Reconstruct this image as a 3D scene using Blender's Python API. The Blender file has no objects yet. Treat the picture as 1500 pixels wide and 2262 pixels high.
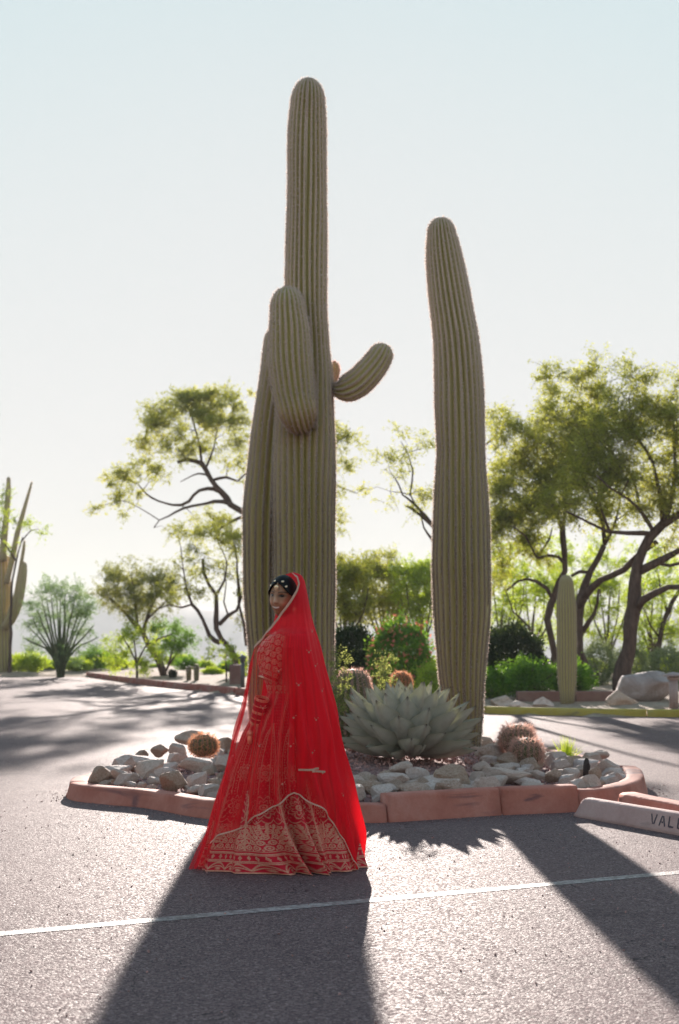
import bpy, bmesh, math, random
import numpy as np
from mathutils import Vector, Matrix, noise as mnoise
PI = math.pi
rng = np.random.default_rng(7)
random.seed(7)
scene = bpy.context.scene
COL = scene.collection

# ------------------------------------------------------------------ camera
FPX, CX, CY, YH, H = 3142.0, 750.0, 1131.0, 1415.0, 1.307
PITCH = math.atan((YH - CY) / FPX)
cam_d = bpy.data.cameras.new('camera')
cam_d.sensor_fit = 'VERTICAL'; cam_d.sensor_height = 36.0; cam_d.sensor_width = 24.0
cam_d.lens = 36.0 * FPX / 2262.0
cam_d.clip_start = 0.1; cam_d.clip_end = 40000
cam = bpy.data.objects.new('camera', cam_d); COL.objects.link(cam)
cam.location = (0, 0, H); cam.rotation_euler = (PI / 2 + PITCH, 0, 0)
cam_d.dof.use_dof = True; cam_d.dof.focus_distance = 8.0; cam_d.dof.aperture_fstop = 3.4
scene.camera = cam

# ------------------------------------------------------------------ light
SUN_EL = math.radians(15.2); SUN_AZ = math.radians(-1.1)
sd = Vector((math.sin(SUN_AZ) * math.cos(SUN_EL), math.cos(SUN_AZ) * math.cos(SUN_EL), math.sin(SUN_EL)))
world = bpy.data.worlds.new('World'); scene.world = world; world.use_nodes = True
wn = world.node_tree; wn.nodes.clear()
wo = wn.nodes.new('ShaderNodeOutputWorld'); bg = wn.nodes.new('ShaderNodeBackground')
sky = wn.nodes.new('ShaderNodeTexSky'); sky.sky_type = 'NISHITA'; sky.sun_disc = False
sky.sun_elevation = SUN_EL; sky.sun_rotation = SUN_AZ; sky.altitude = 800
sky.air_density = 2.2; sky.dust_density = 0.1; sky.ozone_density = 4.5
# film-like shoulder on the sky's radiance, the same in every direction: c / (1 + (c/k)^2.5)^(1/2.5)
SKY_K = 2.3
sp_ = wn.nodes.new('ShaderNodeSeparateColor'); cb_ = wn.nodes.new('ShaderNodeCombineColor')
wn.links.new(sky.outputs[0], sp_.inputs[0])
def wm(op, a, b):
    n = wn.nodes.new('ShaderNodeMath'); n.operation = op
    for s_, v in zip(n.inputs, (a, b)):
        if isinstance(v, float): s_.default_value = v
        else: wn.links.new(v, s_)
    return n.outputs[0]
for ch in range(3):
    c_ = sp_.outputs[ch]
    q_ = wm('POWER', wm('ADD', wm('POWER', wm('DIVIDE', c_, SKY_K), 3.0), 1.0), 1 / 3.0)
    wn.links.new(wm('DIVIDE', c_, q_), cb_.inputs[ch])
wn.links.new(cb_.outputs[0], bg.inputs[0]); bg.inputs[1].default_value = 0.056
wn.links.new(bg.outputs[0], wo.inputs[0])
sun_d = bpy.data.lights.new('sun', 'SUN'); sun_d.energy = 2.0; sun_d.angle = math.radians(0.5)
sun_d.color = (1.0, 0.89, 0.81)
sun = bpy.data.objects.new('sun', sun_d); COL.objects.link(sun)
sun.rotation_euler = (-sd).to_track_quat('-Z', 'Y').to_euler()
scene.view_settings.view_transform = 'Standard'; scene.view_settings.look = 'None'
scene.view_settings.exposure = 2.68; scene.view_settings.gamma = 1.0
scene.view_settings.use_curve_mapping = False
scene.render.engine = 'CYCLES'
scene.cycles.use_denoising = True
scene.cycles.max_bounces = 7; scene.cycles.transparent_max_bounces = 24
scene.cycles.diffuse_bounces = 3; scene.cycles.transmission_bounces = 5
scene.cycles.sample_clamp_indirect = 6.0
scene.cycles.volume_bounces = 0
HAZE_D, HAZE_G = 0.0005, 0.05

# ------------------------------------------------------------------ helpers
_f = Vector((0, math.cos(PITCH), math.sin(PITCH))); _u = Vector((0, -math.sin(PITCH), math.cos(PITCH)))
def ray(px, py):
    return Vector((1, 0, 0)) * ((px - CX) / FPX) + _f + _u * ((CY - py) / FPX)
def gp(px, py, z=0.0):                       # where a line of sight meets height z
    d = ray(px, py); t = (z - H) / d.z
    return Vector((d.x * t, d.y * t, z))
def pp(px, py, Y):                           # where it meets distance Y
    d = ray(px, py); t = Y / d.y
    return Vector((d.x * t, Y, H + d.z * t))

def tag(o, label=None, cat=None, group=None, kind=None):
    if label: o['label'] = label
    if cat: o['category'] = cat
    if group: o['group'] = group
    if kind: o['kind'] = kind
    return o
def empty(name, loc, label=None, cat=None, group=None, kind=None, parent=None):
    o = bpy.data.objects.new(name, None); COL.objects.link(o); o.location = loc
    o.empty_display_size = 0.1
    if parent: o.parent = parent
    return tag(o, label, cat, group, kind)
def mk(name, V, F, m, parent=None, smooth=True, attrs=None, cols=None, loc=None):
    """one mesh object from arrays; F may be an (n,3)/(n,4) array or a list of faces.
    V is in world space; with a parent or loc it is re-based to that origin."""
    V = np.asarray(V, dtype=np.float64).reshape(-1, 3)
    org = Vector((0, 0, 0))
    if parent is not None:
        p = parent; org = Vector((0, 0, 0))
        while p is not None:
            org += p.location; p = p.parent
    elif loc is not None:
        org = Vector(loc)
    V = V - np.array(org)
    me = bpy.data.meshes.new(name)
    if isinstance(F, np.ndarray):
        n, k = F.shape
        me.vertices.add(len(V)); me.vertices.foreach_set('co', V.astype(np.float32).ravel())
        me.loops.add(n * k); me.loops.foreach_set('vertex_index', F.astype(np.int32).ravel())
        me.polygons.add(n); me.polygons.foreach_set('loop_start', np.arange(0, n * k, k, dtype=np.int32))
        me.update(calc_edges=True)
    else:
        me.from_pydata(V.tolist(), [], [list(f) for f in F]); me.update()
    if smooth: me.shade_smooth()
    else: me.shade_flat()
    for an, av in (attrs or {}).items():
        a = me.attributes.new(an, 'FLOAT', 'POINT'); a.data.foreach_set('value', np.asarray(av, dtype=np.float32).ravel())
    for an, av in (cols or {}).items():
        av = np.asarray(av, dtype=np.float32)
        if av.shape[1] == 3: av = np.hstack([av, np.ones((len(av), 1), np.float32)])
        a = me.attributes.new(an, 'FLOAT_COLOR', 'POINT'); a.data.foreach_set('color', av.ravel())
    if isinstance(m, (list, tuple)):
        for q in m: me.materials.append(q)
    else: me.materials.append(m)
    o = bpy.data.objects.new(name, me); COL.objects.link(o)
    if parent is not None: o.parent = parent
    elif loc is not None: o.location = loc
    return o
def cat_meshes(lst):
    Vs, Fs, n = [], [], 0
    for V, F in lst:
        Vs.append(V); Fs.append(np.asarray(F) + n); n += len(V)
    return np.vstack(Vs), np.vstack(Fs)
def grid_faces(nu, nv, close_u=False):
    """vertices laid out row by row: index = j*nu + i (i around, j along)"""
    i = np.arange(nu if close_u else nu - 1); j = np.arange(nv - 1)
    I, J = np.meshgrid(i, j)
    I2 = (I + 1) % nu
    return np.stack([J * nu + I, J * nu + I2, (J + 1) * nu + I2, (J + 1) * nu + I], -1).reshape(-1, 4)
def smoothpath(P, R, step):
    """resample a polyline with radii by Catmull-Rom"""
    P = np.asarray([list(p) for p in P], float); R = np.asarray(R, float)
    n = len(P); Q = np.vstack([2 * P[0] - P[1], P, 2 * P[-1] - P[-2]])
    out, rr = [], []
    for k in range(n - 1):
        p0, p1, p2, p3 = Q[k:k + 4]
        m = max(1, int(np.linalg.norm(p2 - p1) / step))
        for t in np.arange(m) / m:
            out.append(.5 * ((2 * p1) + (-p0 + p2) * t + (2 * p0 - 5 * p1 + 4 * p2 - p3) * t * t + (-p0 + 3 * p1 - 3 * p2 + p3) * t ** 3))
            rr.append(R[k] * (1 - t) + R[k + 1] * t)
    out.append(P[-1]); rr.append(R[-1])
    return np.array(out), np.array(rr)
def frames(P):
    T = np.gradient(P, axis=0); T /= np.linalg.norm(T, axis=1)[:, None] + 1e-12
    ref = np.array([0, 1.0, 0]) if abs(T[0][1]) < .9 else np.array([1.0, 0, 0])
    A = []; a = ref - T[0] * ref.dot(T[0]); a /= np.linalg.norm(a)
    for t in T:
        a = a - t * a.dot(t); a /= np.linalg.norm(a) + 1e-12; A.append(a.copy())
    A = np.array(A); B = np.cross(T, A)
    return T, A, B
def tube(P, R, k=6, step=None):
    if step: P, R = smoothpath(P, R, step)
    else: P = np.asarray([list(p) for p in P], float); R = np.asarray(R, float)
    T, A, B = frames(P)
    th = np.linspace(0, 2 * PI, k, endpoint=False)
    V = P[:, None] + R[:, None, None] * (np.cos(th)[None, :, None] * A[:, None] + np.sin(th)[None, :, None] * B[:, None])
    n = len(P); V = V.reshape(-1, 3)
    F = grid_faces(k, n, True)
    # end cap as a collapsed ring
    V = np.vstack([V, np.repeat(P[-1:], k, 0), np.repeat(P[:1], k, 0)])
    i = np.arange(k); i2 = (i + 1) % k
    c1 = np.stack([(n - 1) * k + i, (n - 1) * k + i2, n * k + i2, n * k + i], -1)
    c0 = np.stack([i2, i, (n + 1) * k + i, (n + 1) * k + i2], -1)
    return V, np.vstack([F, c1, c0])
def box(x0, x1, y0, y1, z0, z1):
    V = np.array([(x, y, z) for z in (z0, z1) for y in (y0, y1) for x in (x0, x1)], float)
    F = np.array([(0, 2, 3, 1), (4, 5, 7, 6), (0, 1, 5, 4), (2, 6, 7, 3), (0, 4, 6, 2), (1, 3, 7, 5)])
    return V, F
def unit(v):
    v = np.asarray(v, float); return v / (np.linalg.norm(v, axis=-1, keepdims=True) + 1e-12)
def leaf_quads(C, Dv, L, W, r):
    """rhombic leaves: base points C, directions Dv, lengths L, widths W"""
    n = len(C); Dv = unit(Dv)
    S = unit(np.cross(Dv, r.normal(size=(n, 3))))
    L = np.broadcast_to(L, (n,))[:, None]; W = np.broadcast_to(W, (n,))[:, None]
    a = C; b = C + Dv * L * .45 + S * W * .5; c = C + Dv * L; d = C + Dv * L * .45 - S * W * .5
    V = np.stack([a, b, c, d], 1).reshape(-1, 3)
    return V, np.arange(4 * n).reshape(n, 4)
def ico(sub=3):
    bm = bmesh.new(); bmesh.ops.create_icosphere(bm, subdivisions=sub, radius=1)
    V = np.array([v.co[:] for v in bm.verts]); F = np.array([[v.index for v in f.verts] for f in bm.faces]); bm.free()
    return V, F
def fbm(V, scale, seed=0, octv=4):
    return np.array([mnoise.fractal(Vector((p[0] * scale + seed, p[1] * scale + seed * .7, p[2] * scale)), 1.0, 2.0, octv) for p in V])

# ------------------------------------------------------------------ materials
def newmat(name):
    m = bpy.data.materials.new(name); m.use_nodes = True
    nt = m.node_tree; nt.nodes.clear()
    out = nt.nodes.new('ShaderNodeOutputMaterial')
    return m, nt, out
class N:
    """tiny node-graph writer"""
    def __init__(s, nt): s.nt = nt
    def new(s, t, **kw):
        n = s.nt.nodes.new(t)
        for k, v in kw.items():
            if k.startswith('i_'):
                key = k[2:]
                key = int(key) if key.isdigit() else key.replace('_', ' ')
                n.inputs[key].default_value = v
            else: setattr(n, k, v)
        return n
    def link(s, a, b): s.nt.links.new(a, b)
    def coord(s, kind='Object'): return s.new('ShaderNodeTexCoord').outputs[kind]
    def noise(s, vec, scale, detail=4, rough=.55, dist=0):
        n = s.new('ShaderNodeTexNoise', i_Scale=scale, i_Detail=detail, i_Roughness=rough, i_Distortion=dist)
        s.link(vec, n.inputs['Vector']); return n.outputs['Fac']
    def voro(s, vec, scale, feature='F1', out='Distance'):
        n = s.new('ShaderNodeTexVoronoi', feature=feature, i_Scale=scale); s.link(vec, n.inputs['Vector']); return n.outputs[out]
    def ramp(s, fac, stops):
        n = s.new('ShaderNodeValToRGB'); cr = n.color_ramp
        while len(cr.elements) < len(stops): cr.elements.new(.5)
        for e, (p, c) in zip(cr.elements, stops):
            e.position = p; e.color = (*c, 1) if len(c) == 3 else c
        s.link(fac, n.inputs[0]); return n.outputs[0]
    def mix(s, fac, a, b, mode='MIX'):
        n = s.new('ShaderNodeMix', data_type='RGBA', blend_type=mode)
        for sock, v in ((n.inputs[0], fac), (n.inputs[6], a), (n.inputs[7], b)):
            if hasattr(v, 'is_linked'): s.link(v, sock)
            elif isinstance(v, (int, float)): sock.default_value = v
            else: sock.default_value = (*v, 1)
        return n.outputs[2]
    def math(s, op, a, b=0.0):
        n = s.new('ShaderNodeMath', operation=op)
        for sock, v in ((n.inputs[0], a), (n.inputs[1], b)):
            if hasattr(v, 'is_linked'): s.link(v, sock)
            else: sock.default_value = v
        return n.outputs[0]
    def attr(s, name, out='Fac'): return s.new('ShaderNodeAttribute', attribute_name=name).outputs[out]
    def bump(s, h, strength=.5, dist=.01):
        n = s.new('ShaderNodeBump', i_Strength=strength, i_Distance=dist); s.link(h, n.inputs['Height']); return n.outputs[0]
    def bsdf(s, col, rough=.8, spec=.3, normal=None, **kw):
        n = s.new('ShaderNodeBsdfPrincipled')
        n.inputs['Specular IOR Level'].default_value = spec
        for sock, v in ((n.inputs['Base Color'], col), (n.inputs['Roughness'], rough)):
            if hasattr(v, 'is_linked'): s.link(v, sock)
            elif isinstance(v, (int, float)): sock.default_value = v
            else: sock.default_value = (*v, 1)
        for k, v in kw.items(): n.inputs[k].default_value = v
        if normal is not None: s.link(normal, n.inputs['Normal'])
        return n.outputs[0]
def mat_simple(name, col, rough=.7, spec=.3, metal=0.0, var=.15, scale=30, bump=0.0, bscale=60, bdist=.004):
    m, nt, out = newmat(name); g = N(nt); co = g.coord()
    nz = g.noise(co, scale, 4)
    c = g.ramp(nz, [(.25, [x * (1 - var) for x in col]), (.75, [min(1, x * (1 + var)) for x in col])])
    nm = g.bump(g.noise(co, bscale, 5), bump, bdist) if bump else None
    g.link(g.bsdf(c, rough, spec, nm, Metallic=metal), out.inputs[0]); return m
def mat_leaf(name, dark, mid, light, trans=.5, tcol=None, rough=.55):
    m, nt, out = newmat(name); g = N(nt)
    t = g.attr('tint')
    c = g.ramp(t, [(0, dark), (.5, mid), (1, light)])
    d = g.bsdf(c, rough, .25)
    tr = g.new('ShaderNodeBsdfTranslucent')
    tc = g.mix(1.0, c, tcol or (1.5, 1.5, .8), 'MULTIPLY'); g.link(tc, tr.inputs[0])
    mx = g.new('ShaderNodeMixShader'); mx.inputs[0].default_value = trans
    g.link(d, mx.inputs[1]); g.link(tr.outputs[0], mx.inputs[2]); g.link(mx.outputs[0], out.inputs[0]); return m

def mat_asphalt():
    m, nt, out = newmat('asphalt'); g = N(nt); co = g.coord()
    big = g.noise(co, .35, 5, .6)
    med = g.noise(co, 4.5, 5, .6)
    agg = g.new('ShaderNodeTexVoronoi', i_Scale=100.0); g.link(co, agg.inputs['Vector'])
    agg2 = g.new('ShaderNodeTexVoronoi', i_Scale=190.0); g.link(co, agg2.inputs['Vector'])
    rnd = g.new('ShaderNodeSeparateColor'); g.link(agg.outputs['Color'], rnd.inputs[0])
    rnd2 = g.new('ShaderNodeSeparateColor'); g.link(agg2.outputs['Color'], rnd2.inputs[0])
    base = g.ramp(big, [(.3, (.11, .088, .09)), (.7, (.235, .195, .188))])
    base = g.mix(g.math('MULTIPLY', med, .35), base, (.17, .135, .135))
    stone = g.ramp(rnd.outputs[0], [(0, (.035, .028, .032)), (.45, (.13, .105, .108)), (.8, (.27, .23, .22)), (1, (.60, .53, .50))])
    stone2 = g.ramp(rnd2.outputs[1], [(0, (.06, .048, .05)), (.6, (.16, .13, .132)), (1, (.42, .36, .35))])
    c = g.mix(.55, base, stone); c = g.mix(.35, c, stone2)
    oil = g.ramp(g.noise(co, .8, 4, .6), [(.60, (0,) * 3), (.72, (1,) * 3)]); c = g.mix(g.math('MULTIPLY', oil, .5), c, (.06, .05, .052))
    # fine cracks
    cr = g.voro(co, .55, 'DISTANCE_TO_EDGE'); wob = g.noise(co, 5, 5)
    crn = g.new('ShaderNodeTexVoronoi', feature='DISTANCE_TO_EDGE', i_Scale=1.3)
    wv = g.new('ShaderNodeVectorMath', operation='ADD'); g.link(co, wv.inputs[0])
    nv = g.new('ShaderNodeTexNoise', i_Scale=2.2, i_Detail=6.0); g.link(co, nv.inputs['Vector']); g.link(nv.outputs['Color'], wv.inputs[1])
    g.link(wv.outputs[0], crn.inputs['Vector'])
    crk = g.math('LESS_THAN', crn.outputs['Distance'], .0055)
    msk = g.math('GREATER_THAN', g.noise(co, .9, 3), .50)
    crk = g.math('MULTIPLY', crk, msk)
    c = g.mix(g.math('MULTIPLY', crk, .7), c, (.03, .026, .026))
    # pits and oil spots
    pit = g.math('GREATER_THAN', g.noise(co, 16, 3), .70)
    c = g.mix(g.math('MULTIPLY', pit, .55), c, (.04, .034, .036))
    h = g.math('ADD', g.math('MULTIPLY', agg.outputs['Distance'], -1.0), g.math('MULTIPLY', agg2.outputs['Distance'], -.45))
    h = g.math('ADD', h, g.math('MULTIPLY', g.noise(co, 30, 3), .8))
    h = g.math('SUBTRACT', h, g.math('MULTIPLY', crk, 2.0))
    nm = g.bump(h, .6, .0045)
    rr = g.ramp(rnd.outputs[1], [(0, (.6,) * 3), (1, (.95,) * 3)])
    g.link(g.bsdf(g.mix(1.0, c, (.80, .615, .61), 'MULTIPLY'), rr, .10, nm), out.inputs[0]); return m
def mat_paint():
    m, nt, out = newmat('worn_white_paint'); g = N(nt); co = g.coord()
    w = g.noise(co, 26, 6, .7); w2 = g.noise(co, 2.5, 3)
    f = g.math('ADD', w, g.math('MULTIPLY', w2, .35))
    f = g.ramp(f, [(.50, (1,) * 3), (.74, (0,) * 3)])
    agg = g.new('ShaderNodeTexVoronoi', i_Scale=100.0); g.link(co, agg.inputs['Vector'])
    c = g.mix(f, (.15, .115, .11), (.42, .355, .335))
    nm = g.bump(g.math('MULTIPLY', agg.outputs['Distance'], -1), .5, .004)
    g.link(g.bsdf(c, .6, .3, nm), out.inputs[0]); return m
def mat_kerb(name, c1, c2, c3, stain=(.06, .04, .06)):
    m, nt, out = newmat(name); g = N(nt); co = g.coord()
    a = g.noise(co, 3.0, 6, .65); b = g.noise(co, 45, 4)
    c = g.ramp(a, [(.3, c1), (.5, c2), (.72, c3)])
    c = g.mix(g.math('MULTIPLY', b, .3), c, [x * .55 for x in c1])
    st = g.new('ShaderNodeTexNoise', i_Scale=1.4, i_Detail=5.0, i_Distortion=1.2)
    mp = g.new('ShaderNodeMapping'); mp.inputs['Scale'].default_value = (1, 1, 5); g.link(co, mp.inputs[0]); g.link(mp.outputs[0], st.inputs['Vector'])
    s = g.ramp(st.outputs['Fac'], [(.58, (0,) * 3), (.68, (1,) * 3)])
    c = g.mix(g.math('MULTIPLY', s, .75), c, stain)
    nm = g.bump(g.math('ADD', b, g.math('MULTIPLY', g.noise(co, 12, 4), 2.0)), .5, .006)
    g.link(g.bsdf(c, .8, .2, nm), out.inputs[0]); return m
def mat_rock(name, cols, scale=7):
    m, nt, out = newmat(name); g = N(nt); co = g.coord()
    oi = g.new('ShaderNodeObjectInfo')
    sv = g.new('ShaderNodeVectorMath', operation='ADD'); g.link(co, sv.inputs[0])
    rv = g.new('ShaderNodeVectorMath', operation='SCALE'); g.link(oi.outputs['Location'], rv.inputs[0]); rv.inputs[3].default_value = 3.7
    g.link(rv.outputs[0], sv.inputs[1]); co2 = sv.outputs[0]
    a = g.noise(co2, scale, 7, .65, .6); b = g.noise(co2, scale * 6, 5, .7)
    c = g.ramp(a, [(.28, cols[0]), (.45, cols[1]), (.6, cols[2]), (.75, cols[3])])
    tone = g.mix(oi.outputs['Random'], (.86, .72, .62), (1.05, 1.0, 1.0))
    c = g.mix(.8, c, tone, 'MULTIPLY')
    c = g.mix(g.math('MULTIPLY', b, .45), c, cols[0])
    vein = g.ramp(g.voro(co2, scale * 1.3, 'DISTANCE_TO_EDGE'), [(0, (1,) * 3), (.03, (0,) * 3)])
    c = g.mix(g.math('MULTIPLY', vein, .25), c, (.2, .13, .1))
    h = g.math('ADD', g.math('MULTIPLY', a, 2.0), b)
    nm = g.bump(h, .8, .02)
    g.link(g.bsdf(c, .75, .3, nm), out.inputs[0]); return m
def mat_cactus(name, green1, green2, ridge):
    m, nt, out = newmat(name); g = N(nt); co = g.coord()
    r = g.attr('ridge'); ht = g.attr('height')
    n1 = g.noise(co, 1.6, 5, .6); n2 = g.noise(co, 38, 4, .6)
    c = g.mix(n1, green1, green2)
    c = g.mix(g.math('MULTIPLY', n2, .35), c, [x * .45 for x in green1])
    sc = g.ramp(g.noise(co, 5.0, 6, .7), [(.66, (0,) * 3), (.74, (1,) * 3)])
    c = g.mix(g.math('MULTIPLY', sc, .65), c, (.17, .12, .08))
    rf = g.ramp(r, [(.10, (0,) * 3), (.62, (1,) * 3)])
    c = g.mix(g.math('MULTIPLY', rf, .45), c, ridge)
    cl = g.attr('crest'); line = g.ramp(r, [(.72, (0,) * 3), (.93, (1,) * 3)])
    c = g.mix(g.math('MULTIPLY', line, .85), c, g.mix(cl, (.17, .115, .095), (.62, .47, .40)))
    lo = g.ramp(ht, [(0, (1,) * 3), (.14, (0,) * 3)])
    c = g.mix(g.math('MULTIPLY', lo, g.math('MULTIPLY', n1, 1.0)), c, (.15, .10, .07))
    nm = g.bump(g.math('ADD', n2, g.noise(co, 110, 2)), .35, .004)
    g.link(g.bsdf(c, .62, .3, nm), out.inputs[0]); return m
def mat_spine(name, col, trans=.45):
    m, nt, out = newmat(name); g = N(nt)
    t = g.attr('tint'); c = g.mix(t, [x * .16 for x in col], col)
    d = g.bsdf(c, .5, .4); tr = g.new('ShaderNodeBsdfTranslucent'); tr.inputs[0].default_value = (*[min(1, x * 1.1) for x in col], 1)
    mx = g.new('ShaderNodeMixShader'); mx.inputs[0].default_value = trans
    g.link(d, mx.inputs[1]); g.link(tr.outputs[0], mx.inputs[2]); g.link(mx.outputs[0], out.inputs[0]); return m
def mat_bark(name, c1, c2):
    m, nt, out = newmat(name); g = N(nt); co = g.coord()
    mp = g.new('ShaderNodeMapping'); mp.inputs['Scale'].default_value = (1, 1, .25); g.link(co, mp.inputs[0])
    a = g.noise(mp.outputs[0], 14, 6, .7)
    c = g.ramp(a, [(.3, c1), (.7, c2)])
    g.link(g.bsdf(c, .85, .15, g.bump(a, .9, .03)), out.inputs[0]); return m
def mat_ground(name, cols, scale=3, bump=.6):
    m, nt, out = newmat(name); g = N(nt); co = g.coord()
    a = g.noise(co, scale, 6, .65); v = g.new('ShaderNodeTexVoronoi', i_Scale=scale * 12); g.link(co, v.inputs['Vector'])
    sp = g.new('ShaderNodeSeparateColor'); g.link(v.outputs['Color'], sp.inputs[0])
    c = g.ramp(a, [(.3, cols[0]), (.7, cols[1])])
    c2 = g.ramp(sp.outputs[0], [(0, cols[0]), (1, cols[2])]); c = g.mix(.5, c, c2)
    nm = g.bump(g.math('ADD', g.math('MULTIPLY', v.outputs['Distance'], -1), a), bump, .03)
    g.link(g.bsdf(c, .9, .15, nm), out.inputs[0]); return m

M = {}
M['asphalt'] = mat_asphalt(); M['paint'] = mat_paint()
M['kerb'] = mat_kerb('terracotta_kerb', (.36, .115, .080), (.46, .165, .12), (.54, .24, .19), (.13, .06, .065))
M['kerb_red'] = mat_kerb('red_kerb', (.26, .07, .05), (.33, .12, .09), (.36, .22, .19), (.3, .2, .17))
M['kerb_yellow'] = mat_kerb('yellow_kerb', (.36, .26, .05), (.44, .33, .07), (.42, .34, .12), (.2, .16, .08))
M['stop'] = mat_kerb('pink_concrete', (.40, .235, .21), (.48, .30, .27), (.55, .37, .33), (.24, .16, .15))
M['wall'] = mat_kerb('reddish_wall', (.20, .10, .085), (.25, .14, .12), (.29, .18, .15))
M['rock'] = mat_rock('pale_quartz_rock', [(.50, .36, .30), (.74, .58, .52), (.86, .74, .70), (.92, .84, .82)])
M['rock_tan'] = mat_rock('tan_rock', [(.32, .20, .14), (.55, .40, .32), (.68, .54, .46), (.76, .67, .60)])
M['boulder'] = mat_rock('boulder_rock', [(.22, .17, .16), (.36, .30, .29), (.48, .42, .42), (.58, .53, .53)], 2.2)
M['darkrock'] = mat_rock('dark_rock', [(.03, .02, .02), (.06, .045, .04), (.09, .07, .06), (.12, .10, .09)])
M['gravel'] = mat_ground('crushed_red_gravel', [(.17, .08, .075), (.30, .165, .15), (.46, .30, .27)], 4)
M['dirt'] = mat_ground('desert_dirt', [(.24, .16, .11), (.34, .25, .18), (.42, .32, .25)], 1.2)
M['gravelbit'] = mat_simple('gravel_chips', (.36, .20, .18), .85, .2, var=.6, scale=14)
M['bark'] = mat_bark('mesquite_bark', (.05, .03, .025), (.16, .105, .085))
M['bark_green'] = mat_bark('palo_verde_bark', (.05, .065, .03), (.11, .13, .06))
# ------------------------------------------------------------------ ground
def sheet(name, outline, z, m, kind='structure', parent=None):
    V = [(x, y, z) for x, y in outline]
    return tag(mk(name, V, [list(range(len(V)))], m, smooth=False, parent=parent), kind=kind)

LOT_EDGE = [(-40, 54), (-12, 51.6), (gp(190, 1495).x, gp(190, 1495).y), (gp(541, 1537).x, gp(541, 1537).y), (-.2, 28.2), (2.4, 25.9), (4.5, 24.9), (9, 23.9), (16, 23.2), (40, 22.5)]
def edge_y(x):
    xs = [p[0] for p in LOT_EDGE]; ys = [p[1] for p in LOT_EDGE]
    return np.interp(x, xs, ys)
sheet('asphalt_lot', [(-40, -45), (40, -45)] + [(x, y) for x, y in LOT_EDGE[::-1]], 0.0, M['asphalt'])

# desert ground falling away behind the lot towards a wide valley
def terr(x, y):
    d = y - edge_y(x)
    z = np.where(d < 0, -.06, .07)
    z = z + np.clip(d / 6, 0, 1) * .12
    fall = np.clip((y - 62 - np.clip(x, 0, 60) * .8) / 340, 0, 1)
    z = z - 24 * fall ** 1.3
    return z
ys = np.concatenate([np.linspace(-1480, -60, 12), np.linspace(-40, 20, 13), np.linspace(21, 75, 109), np.geomspace(77, 2380, 50)])
xs = np.concatenate([-np.geomspace(1480, 42, 22), np.linspace(-40, 40, 161), np.geomspace(42, 1480, 22)])
X, Y = np.meshgrid(xs, ys); Z = terr(X, Y) + np.where((Y > 24) & (Y < 200) & (Y - edge_y(X) > .6), .05 * np.sin(X * 1.7 + Y) * np.cos(Y * 1.3), 0)
tag(mk('desert_ground', np.stack([X, Y, Z], -1).reshape(-1, 3), grid_faces(len(xs), len(ys)), M['dirt']), kind='structure')

# far mountain ranges
def range_mesh(name, y0, hts, wid, seed, m):
    x = np.linspace(-1470, 1470, 300)
    rows = []
    prof = np.interp(x, [p[0] for p in hts], [p[1] for p in hts])
    nz = np.array([mnoise.fractal(Vector((a / 130 + seed, seed, 0)), 1, 2, 5) for a in x])
    prof = prof * (1 + .12 * nz) + 3 * nz
    for t, k in ((0, 0), (.25, .35), (.5, .75), (.7, .95), (.8, 1.0), (1.2, .6), (1.6, 0)):
        n2 = np.array([mnoise.fractal(Vector((a / 60 + seed, t * 6, 1)), 1, 2, 4) for a in x])
        rows.append(np.stack([x, np.full_like(x, y0 + t * wid) + n2 * wid * .1, -27 + (prof + 27) * k + n2 * 3 * (0 < k < 1)], -1))
    tag(mk(name, np.vstack(rows), grid_faces(len(x), len(rows)), m), kind='structure')
M['hill'] = mat_simple('far_hill', (.20, .17, .13), .9, .1, var=.35, scale=.03)
range_mesh('far_mountains', 1500, [(-1470, 50), (-600, 50), (-340, 66), (-250, 60), (-160, 44), (-60, 40), (200, 40), (1470, 60)], 400, 3.1, M['hill'])

# painted line across the bay
a0, a1 = gp(-60, 2069), gp(1560, 1922)
dv_ = (a1 - a0).normalized(); nn = Vector((-dv_.y, dv_.x, 0)) * .047
n = 260; V = []
for k in range(n + 1):
    p = a0.lerp(a1, k / n); w = 1 + .12 * mnoise.noise(Vector((k * .55, 0, 0))); w2 = 1 + .12 * mnoise.noise(Vector((k * .55, 5, 0)))
    V += [p - nn * w, p + nn * w2]
V = np.array([list(v) for v in V]); V[:, 2] = .002
F = np.array([(2 * k, 2 * k + 2, 2 * k + 3, 2 * k + 1) for k in range(n)])
tag(mk('painted_line', V, F, M['paint'], smooth=False), kind='structure')

# ------------------------------------------------------------------ planting island
OUT = [gp(146, 1757), gp(162, 1769), gp(230, 1777), gp(324, 1786), gp(450, 1808), gp(600, 1817), gp(780, 1818), gp(860, 1817), gp(1000, 1808), gp(1110, 1801), gp(1250, 1795),
       Vector((2.15, 11.25, 0)), Vector((2.55, 12.0, 0)), gp(1419, 1733), Vector((2.6, 13.5, 0)), Vector((2.4, 15.0, 0)), Vector((1.8, 16.6, 0)),
       Vector((.4, 17.4, 0)), Vector((-.9, 16.9, 0)), Vector((-1.5, 15.6, 0)), Vector((-1.68, 14.2, 0)), gp(372, 1712), gp(268, 1722), gp(172, 1743)]
def closed_curve(P, m=14):
    P = np.array([list(p)[:2] for p in P]); n = len(P); out = []
    for k in range(n):
        p0, p1, p2, p3 = P[(k - 1) % n], P[k], P[(k + 1) % n], P[(k + 2) % n]
        for t in np.arange(m) / m:
            out.append(.5 * ((2 * p1) + (-p0 + p2) * t + (2 * p0 - 5 * p1 + 4 * p2 - p3) * t * t + (-p0 + 3 * p1 - 3 * p2 + p3) * t ** 3))
    return np.array(out)
ISL = closed_curve(OUT)
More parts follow.
